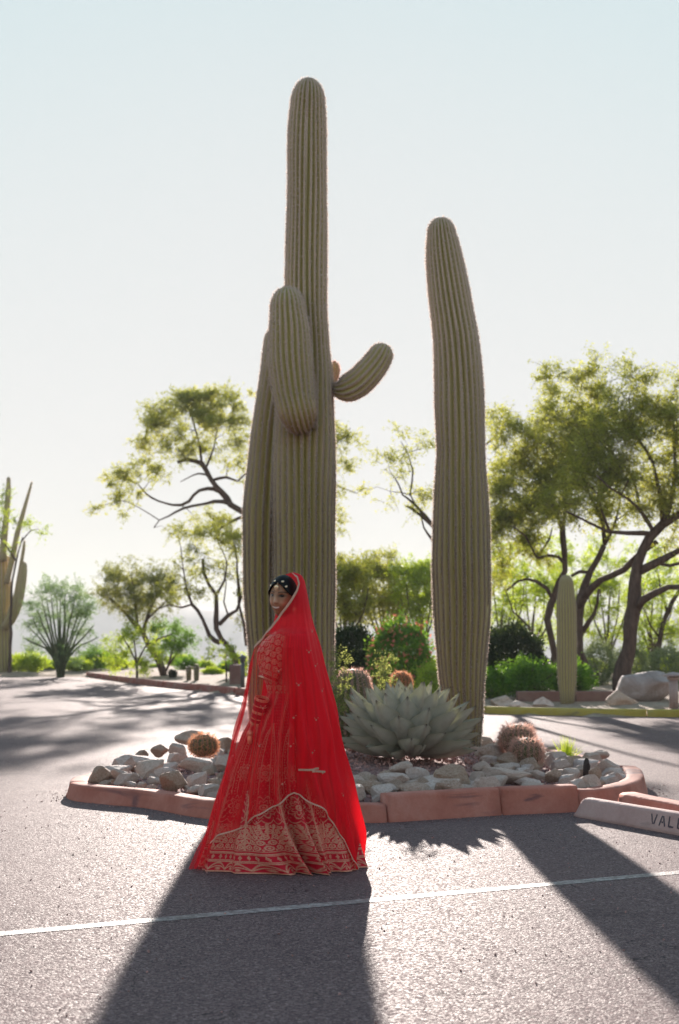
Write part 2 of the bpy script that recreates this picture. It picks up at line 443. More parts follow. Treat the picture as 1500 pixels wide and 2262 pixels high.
# even spacing
seg = np.r_[0, np.cumsum(np.linalg.norm(np.diff(np.vstack([ISL, ISL[:1]]), axis=0), axis=1))]
TOT = seg[-1]
def isl_at(s):
    s = np.asarray(s) % TOT
    Q = np.vstack([ISL, ISL[:1]])
    return np.stack([np.interp(s, seg, Q[:, 0]), np.interp(s, seg, Q[:, 1])], -1)
def isl_norm(s):                       # outward normal (outline runs clockwise or anti: fix by centroid)
    t = unit(isl_at(s + .06) - isl_at(s - .06)); nrm = np.stack([t[..., 1], -t[..., 0]], -1)
    return nrm
c_ = ISL.mean(0)
if np.sum((isl_at(np.linspace(0, TOT, 60)) - c_) * isl_norm(np.linspace(0, TOT, 60))) < 0:
    _in = isl_norm
    def isl_norm(s): return -_in(s)
def s_near(pt):
    ss = np.linspace(0, TOT, 3000); return ss[np.argmin(np.linalg.norm(isl_at(ss) - np.array([pt[0], pt[1]]), axis=1))]
KERB_PROF = [(0, -.02), (0, .015), (-.006, .02), (-.03, .138), (-.036, .151), (-.048, .159), (-.064, .162), (-.13, .163), (-.168, .161), (-.18, .150), (-.185, .13), (-.185, -.02)]
def kerb_piece(path, nrm, prof, name, m, parent, hs=1.0, dz=0.0):
    n = len(path); k = len(prof); V = []
    for j in range(n):
        for q, (o, z) in enumerate(prof):
            jit = .004 * mnoise.noise(Vector((path[j][0] * 5, path[j][1] * 5, q)))
            p = path[j] + nrm[j] * (o + jit)
            V.append((p[0], p[1], z * hs + (dz if z > 0 else 0) + (jit if z > .1 else 0)))
    F = [tuple(f) for f in grid_faces(k, n)]
    F += [tuple(range(k))[::-1], tuple((n - 1) * k + i for i in range(k))]
    o = mk(name, V, F, m, parent=parent)
    return o
kerb = empty('island_kerb', (.3, 10.25, 0), 'terracotta concrete kerb curving round the rock and cactus island', 'kerb')
joints = sorted([s_near(gp(858, 1817)), s_near(gp(1110, 1801)), s_near(gp(1290, 1795)), s_near(gp(150, 1762)), s_near((2.6, 13.5)), s_near((1.8, 16.6)), s_near((-.9, 16.9)), s_near((-1.6, 14.2))])
hsc = {}
for i, s0 in enumerate(joints):
    s1 = joints[(i + 1) % len(joints)]
    if s1 <= s0: s1 += TOT
    mid = isl_at((s0 + s1) / 2)
    ss = np.linspace(s0 + .009, s1 - .009, max(4, int((s1 - s0) / .06)))
    x = mid[0]
    hs = .80 if x < -.2 else (1.22 if x < 2.0 and mid[1] < 11.5 else 1.0)
    kerb_piece(isl_at(ss), isl_norm(ss), KERB_PROF, 'kerb_stone', M['kerb'], kerb, hs)
# kerb running on towards the right from the island
k2 = empty('bay_kerb', (2.15, 10.6, 0), 'terracotta kerb running from the island to the right behind the wheel stop', 'kerb')
kp = smoothpath([(2.10, 10.98, 0), (2.20, 10.65, 0), (2.47, 9.9, 0), (3.1, 8.1, 0), (3.7, 6.3, 0)], [0] * 5, .1)[0][:, :2]
kt = unit(np.gradient(kp, axis=0)); kn = np.stack([kt[:, 1], -kt[:, 0]], -1)
kerb_piece(kp, kn, [(o, z) for o, z in KERB_PROF], 'kerb_stone', M['kerb'], k2, .95)

def d_out(p):                          # distance inside the outline
    Q = isl_at(np.linspace(0, TOT, 400, endpoint=False))
    return np.min(np.linalg.norm(Q - np.asarray(p)[:2], axis=1))
def mz(x, y):
    d = d_out((x, y)); t = min(1, max(0, (d - .15) / 2.0)); t = t * t * (3 - 2 * t)
    return .10 + .15 * t
nr = 26; na = 160; V = []
cen = np.array([.35, 13.6]); Qr = isl_at(np.linspace(0, TOT, na, endpoint=False)) - isl_norm(np.linspace(0, TOT, na, endpoint=False)) * .17
for j in range(nr + 1):
    f = j / nr
    for q in Qr:
        p = q * (1 - f) + cen * f
        V.append((p[0], p[1], mz(p[0], p[1]) + .012 * mnoise.noise(Vector((p[0] * 6, p[1] * 6, 0)))))
tag(mk('gravel_mound', V, grid_faces(na, nr + 1, True), M['gravel']), kind='structure')
# loose gravel chips
def inside(p): 
    Q = isl_at(np.linspace(0, TOT, 200, endpoint=False)); x, y = p; c = False; j = len(Q) - 1
    for i in range(len(Q)):
        if ((Q[i][1] > y) != (Q[j][1] > y)) and (x < (Q[j][0] - Q[i][0]) * (y - Q[i][1]) / (Q[j][1] - Q[i][1]) + Q[i][0]): c = not c
        j = i
    return c
bits = []
tet = np.array([(1, .2, -.2), (-.6, .9, 0), (-.5, -.9, .1), (0, 0, .9), (.1, .1, -.9)]); tf = np.array([(0, 1, 3), (1, 2, 3), (2, 0, 3), (1, 0, 4), (2, 1, 4), (0, 2, 4)])
cnt = 0
while cnt < 6500:
    x = rng.uniform(-1.9, 3.0); y = rng.uniform(10.6, 16.5)
    if not inside((x, y)) or d_out((x, y)) < .3: continue
    s = rng.uniform(.008, .024); a = rng.normal(size=(3, 3)); q, _ = np.linalg.qr(a)
    bits.append(((tet * rng.uniform(.6, 1.2, 3) * s) @ q + np.array([x, y, mz(x, y) + s * .4]), tf)); cnt += 1
V, F = cat_meshes(bits)
tag(mk('gravel', V, F, M['gravelbit'], smooth=False), kind='stuff')

# ------------------------------------------------------------------ rocks
def rock_mesh(seed, sub=3, cuts=12, smooth_=.0):
    r = np.random.default_rng(seed); V, F = ico(sub)
    for _ in range(cuts):
        nrm = unit(r.normal(size=3)); d = r.uniform(.48, .82)
        k = V @ nrm; over = np.clip(k - d, 0, None); V = V - over[:, None] * nrm * .96
    V = V * (1 + .08 * fbm(V, 1.7, seed, 5)[:, None])
    V = V * (1 + .025 * fbm(V, 6.0, seed, 3)[:, None])
    V /= np.abs(V).max(0)
    return V, F
ROCKS = []
for s in range(12):
    V, F = rock_mesh(100 + s)
    me_o = mk('rock_source', V, F, M['rock'], smooth=False); me = me_o.data
    if s % 3 == 2: me.materials[0] = M['rock_tan']
    ROCKS.append(me); bpy.data.objects.remove(me_o)
bed = empty('rock_border', (.3, 11, .1), 'border of pale angular rocks heaped inside the curved terracotta kerb', 'rocks')
placed = []
def put_rock(x, y, z, w, h, dep, k=None, rz=None, tilt=.25, mat=None, name='rock'):
    me = ROCKS[rng.integers(len(ROCKS)) if k is None else k]
    o = bpy.data.objects.new(name, me); COL.objects.link(o); o.parent = bed
    o.location = Vector((x, y, z)) - bed.location
    o.scale = (w / 2, dep / 2, h / 2)
    o.rotation_euler = (rng.uniform(-tilt, tilt), rng.uniform(-tilt, tilt), rng.uniform(-.5, .5) if rz is None else rz)
    placed.append((x, y, max(w, dep) / 2)); return o
def px_rock(cx, cy, w, h, k=None, **kw):
    by = cy + h / 2; z = .12
    for _ in range(4):
        p = gp(cx, by, z); z = mz(p.x, p.y)
    s = p.y / FPX; W, Hh = w * s * 1.04, h * s * 1.15
    # keep the rock's back off the kerb line: its base point is the front foot
    dep = max(W * .75, Hh * .8)
    return put_rock(p.x, p.y + dep * .32, z + Hh * .40, W, Hh, dep, k, **kw)
for r_ in [(391,1657,42,36),(353,1659,42,24),(430,1634,90,36),(310,1669,40,20),(313,1681,100,24),(433,1689,84,36),(262,1711,48,26),(316,1700,30,18),
           (360,1707,54,32),(279,1722,58,28),(382,1726,66,48),(436,1724,54,34),(478,1733,42,28),(288,1733,28,18),(312,1736,26,18),(334,1740,28,16),(411,1741,22,14),(443,1743,20,18),
           (425,1745,16,10),(226,1719,28,12),(247,1726,22,10),(462,1700,40,22),(480,1680,34,20),(340,1716,26,16),
           (776,1702,62,42),(802,1697,40,26),(790,1727,44,30),(822,1741,70,34),(829,1723,38,26),(871,1696,88,42),(935,1704,42,28),(874,1728,48,26),(912,1724,54,26),
           (965,1731,138,36),(1003,1700,88,54),(1056,1701,38,34),(1061,1721,38,22),(1092,1703,62,28),(1100,1727,56,28),(1047,1737,46,20),(866,1743,34,14),(1133,1709,126,34),
           (1171,1730,64,26),(1224,1715,44,32),(1236,1692,52,26),(1268,1711,46,36),(1316,1715,34,38),(1306,1678,54,30),(1345,1698,54,44),(1357,1721,38,26),(1257,1737,22,12),
           (1190,1712,44,26),(1280,1690,40,24),(1330,1668,40,20),(1255,1672,44,20),(1218,1660,40,18),(1195,1742,30,12),(1230,1742,24,12),(1290,1735,26,14),(1085,1744,30,12)]:
    px_rock(*r_)
d_ = px_rock(1297, 1700, 15, 46, tilt=.1); d_.data = d_.data.copy(); d_.data.materials[0] = M['darkrock']; tag(d_, 'dark narrow upright stone among the pale ones')
# rocks filling the rest of the ring
n = 0; tries = 0
while n < 225 and tries < 9000:
    tries += 1
    s = rng.uniform(0, TOT); off = rng.uniform(.28, 1.45) if n % 3 else rng.uniform(.26, .4)
    p = isl_at(s) - isl_norm(s) * off; w = rng.uniform(.10, .30)
    if any((p[0] - q[0]) ** 2 + (p[1] - q[1]) ** 2 < ((w / 2 + q[2]) * .75) ** 2 for q in placed): continue
    h = w * rng.uniform(.5, .8)
    put_rock(p[0], p[1], mz(p[0], p[1]) + h * .3, w, h, w * rng.uniform(.7, 1.1)); n += 1

# grit blown against the foot of the kerb and scattered over the lot
bits = []
for _ in range(1500):
    if rng.random() < .6:
        q_ = rng.uniform(0, TOT); p = isl_at(q_) + isl_norm(q_) * (.015 + abs(rng.normal()) * .10)
    else: p = np.array([rng.uniform(-2.6, 2.6), rng.uniform(4.6, 12.5)])
    if _ % 10 and rng.random() < .0: continue
    s = rng.uniform(.0025, .008); a = rng.normal(size=(3, 3)); q, _r = np.linalg.qr(a)
    bits.append(((tet * rng.uniform(.6, 1.2, 3) * s) @ q + np.array([p[0], p[1], s * .5]), tf))
V, F = cat_meshes(bits)
V_in = V
tag(mk('grit', V, F, M['gravelbit'], smooth=False), kind='stuff')

# ------------------------------------------------------------------ wheel stop with stencilled word
def wheel_stop():
    A = gp(1264, 1803); B = gp(1500, 1846); dr = (B - A).normalized(); L = 1.83
    t = empty('wheel_stop', A, 'pink concrete wheel stop stencilled with the word VALET, beside the island kerb', 'wheel stop')
    nr_ = Vector((dr.y, -dr.x, 0))
    if nr_.y > 0: nr_ = -nr_      # faces the camera side
    prof = [(0, 0), (-.004, .02), (.012, .035), (.03, .118), (.045, .135), (.07, .142), (.11, .142), (.135, .132), (.15, .11), (.165, .03), (.165, 0)]
    st = [(0.0, .78, .0), (.012, .9, .0), (.05, 1.0, .0)] + [(x, 1.0, 0) for x in np.arange(.15, 1.7, .06)] + [(L - .05, 1, 0), (L - .012, .9, 0), (L, .78, 0)]
    V = []
    for i, (s, hsx, _) in enumerate(st):
        inset = .012 if hsx < .95 else 0
        for q, (o, z) in enumerate(prof):
            j = .004 * mnoise.noise(Vector((s * 9, q * 2.0, 3)))
            sh = (z / .142) * .05 * (1 if i < 3 else (-1 if i > len(st) - 4 else 0))
            p = A + dr * (s + sh) - nr_ * (o + (inset if q < 5 else -inset)) + Vector((0, 0, z * hsx + j * (q in (1, 2, 3, 4, 5))))
            V.append(p[:])
    k = len(prof); F = [tuple(f) for f in grid_faces(k, len(st))] + [tuple(range(k))[::-1], tuple((len(st) - 1) * k + i for i in range(k))]
    mk('stop_body', V, F, M['stop'], parent=t)
    # stencil strokes on the sloping face (letter box 1 wide x 1 high), with stencil bridges
    L_ = {'V': [((.05, 1), (.42, .06)), ((.95, 1), (.58, .06))],
          'A': [((.05, 0), (.42, .95)), ((.95, 0), (.58, .95)), ((.36, .36), (.64, .36))],
          'L': [((.15, 1), (.15, .0)), ((.26, .07), (.9, .07))],
          'E': [((.15, 1), (.15, .0)), ((.27, .93), (.88, .93)), ((.27, .5), (.75, .5)), ((.27, .07), (.88, .07))],
          'T': [((.5, .84), (.5, .0)), ((.05, .93), (.95, .93))]}
    f0 = A - nr_ * .0155 + Vector((0, 0, .040)); up = (-nr_ * .0155 + Vector((0, 0, .072)))
    nv = dr.cross(up).normalized()
    if nv.dot(nr_) < 0: nv = -nv
    Vs, Fs = [], []
    x0 = [q for q in np.arange(.3, 1.2, .005) if (lambda w: CX + FPX * w.x / w.y)(f0 + dr * q) > 1425][0]
    for li, ch in enumerate('VALET'):
        for (a, b) in L_[ch]:
            def P(u, v): return f0 + dr * (x0 + li * .092 + u * .066) + up * v + nv * .0035
            pa, pb = P(*a), P(*b); d = (pb - pa).normalized(); w = d.cross(nv).normalized() * .0065
            n0 = len(Vs)
            m = 5
            for q in range(m + 1):
                c = pa.lerp(pb, q / m); Vs += [(c - w * (1 + .15 * random.uniform(-1, 1)))[:], (c + w * (1 + .15 * random.uniform(-1, 1)))[:]]
            Fs += [(n0 + 2 * q, n0 + 2 * q + 1, n0 + 2 * q + 3, n0 + 2 * q + 2) for q in range(m)]
    M['stencil'] = mat_simple('faded_black_stencil', (.09, .07, .085), .8, .2, var=.4, scale=60)
    mk('lettering', Vs, Fs, M['stencil'], parent=t, smooth=False)['kind'] = 'stuff'
wheel_stop()

# ------------------------------------------------------------------ far kerbs of the lot
SQ = [(0, -.02), (0, .05), (-.01, .115), (-.03, .135), (-.13, .135), (-.15, .12), (-.15, -.02)]
def far_kerb(name, pts, m, label, piece=3.0, hs=1.0):
    root = empty(name, (pts[0][0], pts[0][1], 0), label, 'kerb')
    P = smoothpath([(x, y, 0) for x, y in pts], [0] * len(pts), .25)[0][:, :2]
    t = unit(np.gradient(P, axis=0)); nrm = np.stack([t[:, 1], -t[:, 0]], -1)
    if nrm[len(nrm) // 2][1] > 0: nrm = -nrm
    step = max(2, int(piece / .25))
    for k in range(0, len(P) - 1, step):
        q = P[k:k + step + 1].copy(); 
        if len(q) < 2: continue
        q[-1] -= unit(q[-1] - q[-2]) * .02
        kerb_piece(q, nrm[k:k + step + 1], SQ, 'kerb_stone', m, root, hs)
E = LOT_EDGE
far_kerb('red_kerb', [(E[2][0], E[2][1] + .0), (-5.6, 41.9), E[3], (-1.2, 30.3)], M['kerb_red'], 'faded red kerb slanting along the far left edge of the car park', 3, 1.25)
far_kerb('yellow_kerb', [(.2, 27.7), (2.4, 25.9), (4.5, 24.9), (9, 23.9), (16, 23.2)], M['kerb_yellow'], 'yellow painted kerb edging the shrub bed behind the island', 3, .95)
# ------------------------------------------------------------------ cacti
M['saguaro'] = mat_cactus('saguaro_skin', (.32, .275, .08), (.50, .43, .135), (.54, .42, .30))
M['spine_grey'] = mat_spine('grey_spines', (.78, .64, .56))
M['spine_pink'] = mat_spine('pink_spines', (.75, .45, .36), .55)
M['spine_rust'] = mat_spine('rust_spines', (.75, .36, .2), .5)
M['barrel'] = mat_cactus('barrel_skin', (.09, .11, .04), (.15, .18, .06), (.2, .13, .10))
def ribbed(P, R, N, disl=(), depth=.16, step=.035, ang=9, seed=0, cap=True, taper0=None):
    """ribbed stem along path P; returns verts, faces, ridge, height, areole positions+normals"""
    Q, rr = smoothpath(P, R, step)
    T, A, B = frames(Q)
    s = np.r_[0, np.cumsum(np.linalg.norm(np.diff(Q, axis=0), axis=1))]; L = s[-1]
    nu = int(round(N * ang)); th = np.linspace(-PI, PI, nu, endpoint=False) + PI / 2 * 0
    TH, S = np.meshgrid(th, s)
    sd_ = seed * 1.7
    warp = .10 * np.sin(S * 1.1 + sd_) * np.sin(TH * 2 + sd_) + .06 * np.sin(S * 2.7 + TH * 3 + sd_)
    def phase(TH, S):
        ph = N * (TH + .25 * (.10 * np.sin(S * 1.1 + sd_) * np.sin(TH * 2 + sd_) + .06 * np.sin(S * 2.7 + TH * 3 + sd_)))
        for (t0, s0, sg) in disl:
            ph = ph + sg * np.arctan2((S - s0), (TH - t0) * 1.2)
        return ph
    ph = phase(TH, S)
    ridge = np.abs(np.cos(ph / 2)) ** 1.1
    rad = rr[:, None] * (1 - depth * (1 - ridge) + depth * .25)
    rad = rad * (1 + .02 * np.sin(S * 1.9 + sd_) + .012 * np.sin(S * 5 + TH * 2 + sd_))
    V = Q[:, None] + rad[..., None] * (np.cos(TH)[..., None] * A[:, None] + np.sin(TH)[..., None] * B[:, None])
    F = grid_faces(nu, len(s), True)
    V = V.reshape(-1, 3); V = np.vstack([V, Q[-1] + T[-1] * rr[-1] * .15, Q[0]])
    i = np.arange(nu); n0 = (len(s) - 1) * nu
    tris = [(n0 + a, n0 + (a + 1) % nu, len(V) - 2) for a in i] + [((a + 1) % nu, a, len(V) - 1) for a in i]
    F = [tuple(f) for f in F] + tris
    rg = np.r_[ridge.ravel(), 1, 0]; ht = np.r_[(S / L).ravel(), 1, 0]
    return V, F, rg, ht, (Q, T, A, B, rr, s, phase, depth, sd_)
def areoles(info, spacing, r, length, n_sp=5, width=.0022, smin=0, dens=1.0, tipmore=False, back=True):
    Q, T, A, B, rr, s, phase, depth, sd_ = info
    L = s[-1]; Vs = []; tints = []
    fine = np.linspace(-PI, PI, 1400)
    pos, nor, up = [], [], []
    for sv in np.arange(smin, L, spacing):
        sj = min(L, sv)
        ph = phase(fine, np.full_like(fine, sj)) / (2 * PI)
        idx = np.nonzero(np.diff(np.floor(ph)) != 0)[0]
        q = np.array([np.interp(sj, s, Q[:, k]) for k in range(3)])
        k = min(len(s) - 1, np.searchsorted(s, sj)); R_ = np.interp(sj, s, rr)
        for ii in idx:
            t0 = fine[ii]; kk = sj + r.uniform(-.2, .2) * spacing
            nv = np.cos(t0) * A[k] + np.sin(t0) * B[k]
            rad = R_ * (1 + depth * .25) * (1 + .02 * np.sin(kk * 1.9 + sd_) + .012 * np.sin(kk * 5 + t0 * 2 + sd_))
            if k >= len(s) - 2 or k < 1: sl = 0
            else: sl = (rr[k + 1] - rr[k - 1]) / (s[k + 1] - s[k - 1] + 1e-9)
            nv2 = unit(nv - T[k] * np.clip(sl, -3, 3))
            pos.append(q + nv * rad); nor.append(nv2); up.append(T[k])
    pos = np.array(pos); nor = np.array(nor); up = np.array(up)
    if dens < 1:
        keep = r.random(len(pos)) < dens; pos, nor, up = pos[keep], nor[keep], up[keep]
    n = len(pos); sid = np.cross(nor, up)
    C = np.repeat(pos, n_sp, 0)
    a = r.uniform(0, 2 * PI, n * n_sp)[:, None]
    dirs = np.repeat(nor, n_sp, 0) * r.uniform(.25, 1.0, (n * n_sp, 1)) + np.cos(a) * np.repeat(up, n_sp, 0) * .9 + np.sin(a) * np.repeat(sid, n_sp, 0) * .9
    Lh = r.uniform(.5, 1.1, n * n_sp) * length
    V, F = leaf_quads(C, dirs, Lh, width * 1.0, r)
    tint = np.repeat(r.random(n * n_sp), 4)
    # felt pad: small dark diamond at each areole
    return V, F, tint, pos, nor
def stem_px(rows, D, dome_top=True):
    """rows: (y, xleft, xright) top to bottom -> path bottom to top with radii"""
    P, R = [], []
    for (y, a, b) in rows[::-1]:
        P.append(pp((a + b) / 2, y, D)); R.append((b - a) / 2 * D / FPX)
    return P, R
def dome(P, R, top):
    """append a rounded tip between the last ring and the top point"""
    p = Vector(P[-1]); r = R[-1]; t = Vector(top); h = (t - p)
    for k in (.3, .55, .75, .88, .96, .995):
        P.append(p + h * k); R.append(max(.004, r * math.sqrt(max(0, 1 - k ** 2.2))))
    return P, R

def add_stem(root, name, P, R, N, disl=(), depth=.15, seed=0, sp=.028, sl=.038, smat='spine_grey', width=.0044, n_sp=6, ang=9, step=.035, mat='saguaro', pad=True):
    V, F, rg, ht, info = ribbed(P, R, N, disl, depth, step, ang, seed)
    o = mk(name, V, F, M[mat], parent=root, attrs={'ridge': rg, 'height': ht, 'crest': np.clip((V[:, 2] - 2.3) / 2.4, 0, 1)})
    r = np.random.default_rng(seed + 50)
    sv, sf, ti, pos, nor = areoles(info, sp, r, sl, n_sp, width)
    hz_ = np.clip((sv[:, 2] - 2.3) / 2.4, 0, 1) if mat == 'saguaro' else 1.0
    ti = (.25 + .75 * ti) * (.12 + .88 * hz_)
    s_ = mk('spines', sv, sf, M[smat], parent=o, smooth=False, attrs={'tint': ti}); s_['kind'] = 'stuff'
    if pad:
        q = 3
        pv, pf = leaf_quads(np.repeat(pos - nor * .001, q, 0) - np.array([0, 0, .006]), np.tile(np.array([[0, .0, 1.0]]), (len(pos) * q, 1)) + r.normal(size=(len(pos) * q, 3)) * .25, .016, .014, r)
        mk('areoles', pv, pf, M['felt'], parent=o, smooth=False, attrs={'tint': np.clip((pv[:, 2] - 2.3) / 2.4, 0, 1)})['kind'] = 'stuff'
    return o
M['felt'] = mat_spine('areole_felt', (.60, .47, .42), .1)

D1 = 15.0
base = pp(672, 1690, D1); base.z = .16
big = empty('tall_saguaro', base, 'tallest saguaro with two short arms, its column rising directly behind the woman', 'cactus')
P, R = stem_px([(235, 643, 717), (300, 638, 719), (450, 636, 720), (620, 630, 722), (700, 632, 722), (770, 634, 726), (830, 622, 733), (900, 612, 735), (1000, 608, 736), (1150, 606, 737), (1300, 606, 737), (1420, 607, 736), (1540, 612, 732), (1630, 618, 726), (1690, 622, 722)], D1)
dome(P, R, pp(682, 173, D1))
add_stem(big, 'trunk', P, R, 24.5, disl=[(-PI + 1.35, 3.15, 1), (-PI + 1.9, 4.6, -1), (-PI + 1.2, 4.9, 1)], seed=1, depth=.25)
def rad_off(px): return px * 14.5 / FPX
DA = 14.55
AP = [pp(668, 925, 14.86), pp(664, 925, 14.70), pp(657, 905, DA), pp(650, 870, DA), pp(642, 800, DA), pp(639, 730, DA), pp(636, 690, DA)]
AR = [.10, .165, .20, .215, .222, .205, .18]
dome(AP, AR, pp(633, 634, DA))
add_stem(big, 'arm', AP, AR, 22, seed=2, depth=.2, step=.025, sp=.024)
Rr = D1 / FPX
BP = [pp(733, 858, D1), pp(741, 859, D1 - .02), pp(752, 861, D1 - .04), pp(768, 858, D1 - .06), pp(790, 846, D1 - .08), pp(812, 825, D1 - .1), pp(830, 803, D1 - .1), pp(838, 791, D1 - .1)]
BR = [x * Rr for x in (14, 12, 22, 30, 32, 31, 29, 27)]
dome(BP, BR, pp(853, 761, D1 - .1))
add_stem(big, 'arm', BP, BR, 15, disl=[], seed=3, depth=.2, step=.02, sp=.022)
KP = [pp(722, 850, D1 + .25), pp(733, 838, D1 + .38), pp(738, 822, D1 + .42)]; KR = [x * Rr for x in (9, 12, 12)]
dome(KP, KR, pp(739, 799, D1 + .42))
add_stem(big, 'arm', KP, KR, 12, seed=4, depth=.12, step=.015, sp=.02, smat='spine_pink')

D2 = 15.55
base = pp(600, 1690, D2); base.z = .16
second = empty('stout_saguaro', base, 'stout saguaro stem growing tight against the left side of the tallest one', 'cactus')
P, R = stem_px([(760, 583, 668), (830, 576, 675), (900, 566, 672), (960, 557, 668), (1040, 550, 662), (1130, 541, 660), (1220, 540, 655), (1300, 541, 652), (1370, 546, 650), (1440, 551, 650), (1540, 551, 648), (1640, 560, 645), (1690, 563, 643)], D2)
dome(P, R, pp(628, 715, D2))
add_stem(second, 'trunk', P, R, 22, seed=5, depth=.24)

D3 = 15.25
base = pp(1030, 1660, D3); base.z = .18
right = empty('leaning_saguaro', base, 'armless saguaro leaning slightly to the left behind the agave', 'cactus')
P, R = stem_px([(520, 945, 1006), (560, 943, 1017), (640, 948, 1034), (720, 956, 1050), (760, 959, 1057), (830, 961, 1064), (900, 962, 1068), (1000, 966, 1070), (1040, 964, 1071), (1150, 961, 1077), (1250, 958, 1080), (1350, 962, 1079), (1430, 967, 1073), (1500, 972, 1069), (1570, 985, 1065), (1640, 1000, 1060), (1680, 1004, 1058)], D3)
dome(P, R, pp(972, 481, D3))
f_ = -PI
add_stem(right, 'trunk', P, R, 24.0, disl=[(f_ + 1.75, 4.62, 1), (f_ + 1.95, 4.15, -1), (f_ + 1.9, 1.62, 1), (f_ + 1.55, .75, 1), (f_ + 1.1, 1.65, -1), (f_ + 1.9, 2.9, -1)], seed=6, depth=.25)

D4 = 27.3
base = pp(1254, 1566, D4)
small = empty('small_saguaro', (base.x, D4, .12), 'small young saguaro standing alone in the bed behind the yellow kerb', 'cactus')
P, R = stem_px([(1290, 1235, 1266), (1320, 1231, 1270), (1345, 1230, 1273), (1400, 1231, 1273), (1480, 1232, 1273), (1530, 1236, 1270), (1563, 1240, 1266)], D4)
dome(P, R, pp(1250, 1270, D4))
add_stem(small, 'trunk', P, R, 20, seed=7, sp=.05, width=.006, sl=.03, ang=6, step=.07, n_sp=3)

# saguaro with arms far left
D5 = 54.0
base = pp(8, 1496, D5)
far = empty('armed_saguaro', (base.x, D5, .15), 'weathered many-armed saguaro standing beyond the car park at the far left', 'cactus')
S5 = D5 / FPX
P, R = stem_px([(1235, -22, 22), (1300, -20, 23), (1400, -18, 24), (1496, -16, 25)], D5)
dome(P, R, pp(0, 1222, D5))
add_stem(far, 'trunk', P, R, 18, seed=8, sp=.12, width=.014, sl=.05, ang=5, step=.15, n_sp=2, pad=False)
for pts, rs in [([(8, 1390), (22, 1370), (36, 1335), (45, 1300), (51, 1262), (53, 1245)], [8, 11, 12.5, 11, 9, 6]),
                ([(6, 1240), (8, 1200), (14, 1140), (18, 1090), (19, 1056)], [9, 7.5, 6, 6, 4]),
                ([(14, 1290), (28, 1230), (38, 1180), (52, 1130), (70, 1066)], [6, 6, 5.5, 4.5, 2]),
                ([(38, 1300), (46, 1250), (52, 1215), (54, 1196)], [5, 4, 3.5, 2])]:
    P = [pp(x, y, D5 - .5) for x, y in pts]; R = [r * S5 for r in rs]
    P.append(pp(pts[-1][0], pts[-1][1] - rs[-1] * .8, D5 - .5)); R.append(.02)
    add_stem(far, 'arm', P, R, 13, seed=9 + len(pts), sp=.12, width=.014, sl=.05, ang=5, step=.12, n_sp=2, pad=False)

# barrel cactus behind the agave's left
D6 = 13.9
bc = pp(778, 1625, D6)
bar = empty('barrel_cactus', (bc.x, D6, mz(bc.x, D6)), 'big ribbed barrel cactus with pink spines between the woman and the agave', 'cactus')
P, R = stem_px([(1505, 742, 815), (1530, 733, 823), (1570, 729, 828), (1610, 731, 826), (1650, 738, 820)], D6)
dome(P, R, pp(778, 1478, D6))
add_stem(bar, 'body', P, R, 20, seed=21, depth=.2, sp=.026, sl=.05, smat='spine_pink', width=.0035, n_sp=8, step=.02, mat='barrel', pad=False)
def globe(name, cx, top, bot, half, D, label, smat, nsp=14, sl=.05, seed=30, group=None):
    b = pp(cx, bot, D); z0 = mz(b.x, D)
    g = empty(name, (b.x, D, z0), label, 'cactus', group)
    s = D / FPX; r0 = half * s; P, R = [], []
    c = pp(cx, (top + bot) / 2, D); hh = (bot - top) / 2 * s
    for k in np.linspace(-.92, .97, 12):
        P.append(c + Vector((0, 0, hh * k))); R.append(r0 * math.sqrt(1 - k * k))
    add_stem(g, 'body', P, R, 16, seed=seed, depth=.18, sp=.02, sl=sl, smat=smat, width=.0035, n_sp=nsp, step=.015, mat='barrel', pad=False)
globe('hedgehog_cactus', 450, 1622, 1672, 29, 13.4, 'round rusty-spined cactus among the rocks left of the woman', 'spine_rust', seed=31)
globe('hedgehog_cactus', 1143, 1600, 1668, 36, 13.6, 'taller and farther of the two pink-spined globe cacti at the right of the gravel', 'spine_pink', seed=32, sl=.075)
globe('hedgehog_cactus', 1163, 1630, 1697, 33, 12.9, 'lower and nearer of the two pink-spined globe cacti at the right of the gravel', 'spine_pink', seed=33, sl=.07)
globe('hedgehog_cactus', 887, 1484, 1535, 21, 16.2, 'brown rounded cactus peeping over the agave in front of the flowering bush', 'spine_rust', seed=34)

# ------------------------------------------------------------------ agave
def mat_agave():
    m, nt, out = newmat('agave_leaf'); g = N(nt); co = g.coord()
    e = g.attr('edge'); tp = g.attr('tip')
    nz = g.noise(co, 7, 5, .6)
    oi = g.new('ShaderNodeObjectInfo')
    c = g.ramp(nz, [(.3, (.47, .43, .38)), (.7, (.64, .59, .53))])
    c = g.mix(g.math('MULTIPLY', oi.outputs['Random'], .35), c, (.42, .40, .31))
    c = g.mix(g.math('MULTIPLY', e, .5), c, (.36, .33, .22))
    c = g.mix(tp, c, (.07, .045, .035))
    st = g.new('ShaderNodeTexWave', i_Scale=18.0, i_Distortion=1.0, bands_direction='Y'); g.link(co, st.inputs['Vector'])
    c = g.mix(g.math('MULTIPLY', st.outputs['Fac'], .12), c, (.2, .2, .17))
    d = g.bsdf(c, .5, .35, g.bump(nz, .2, .01)); tr = g.new('ShaderNodeBsdfTranslucent')
    g.link(g.mix(1.0, c, (1.1, 1.2, .75), 'MULTIPLY'), tr.inputs[0])
    mx = g.new('ShaderNodeMixShader'); mx.inputs[0].default_value = .25
    g.link(d, mx.inputs[1]); g.link(tr.outputs[0], mx.inputs[2]); g.link(mx.outputs[0], out.inputs[0]); return m
M['agave'] = mat_agave()
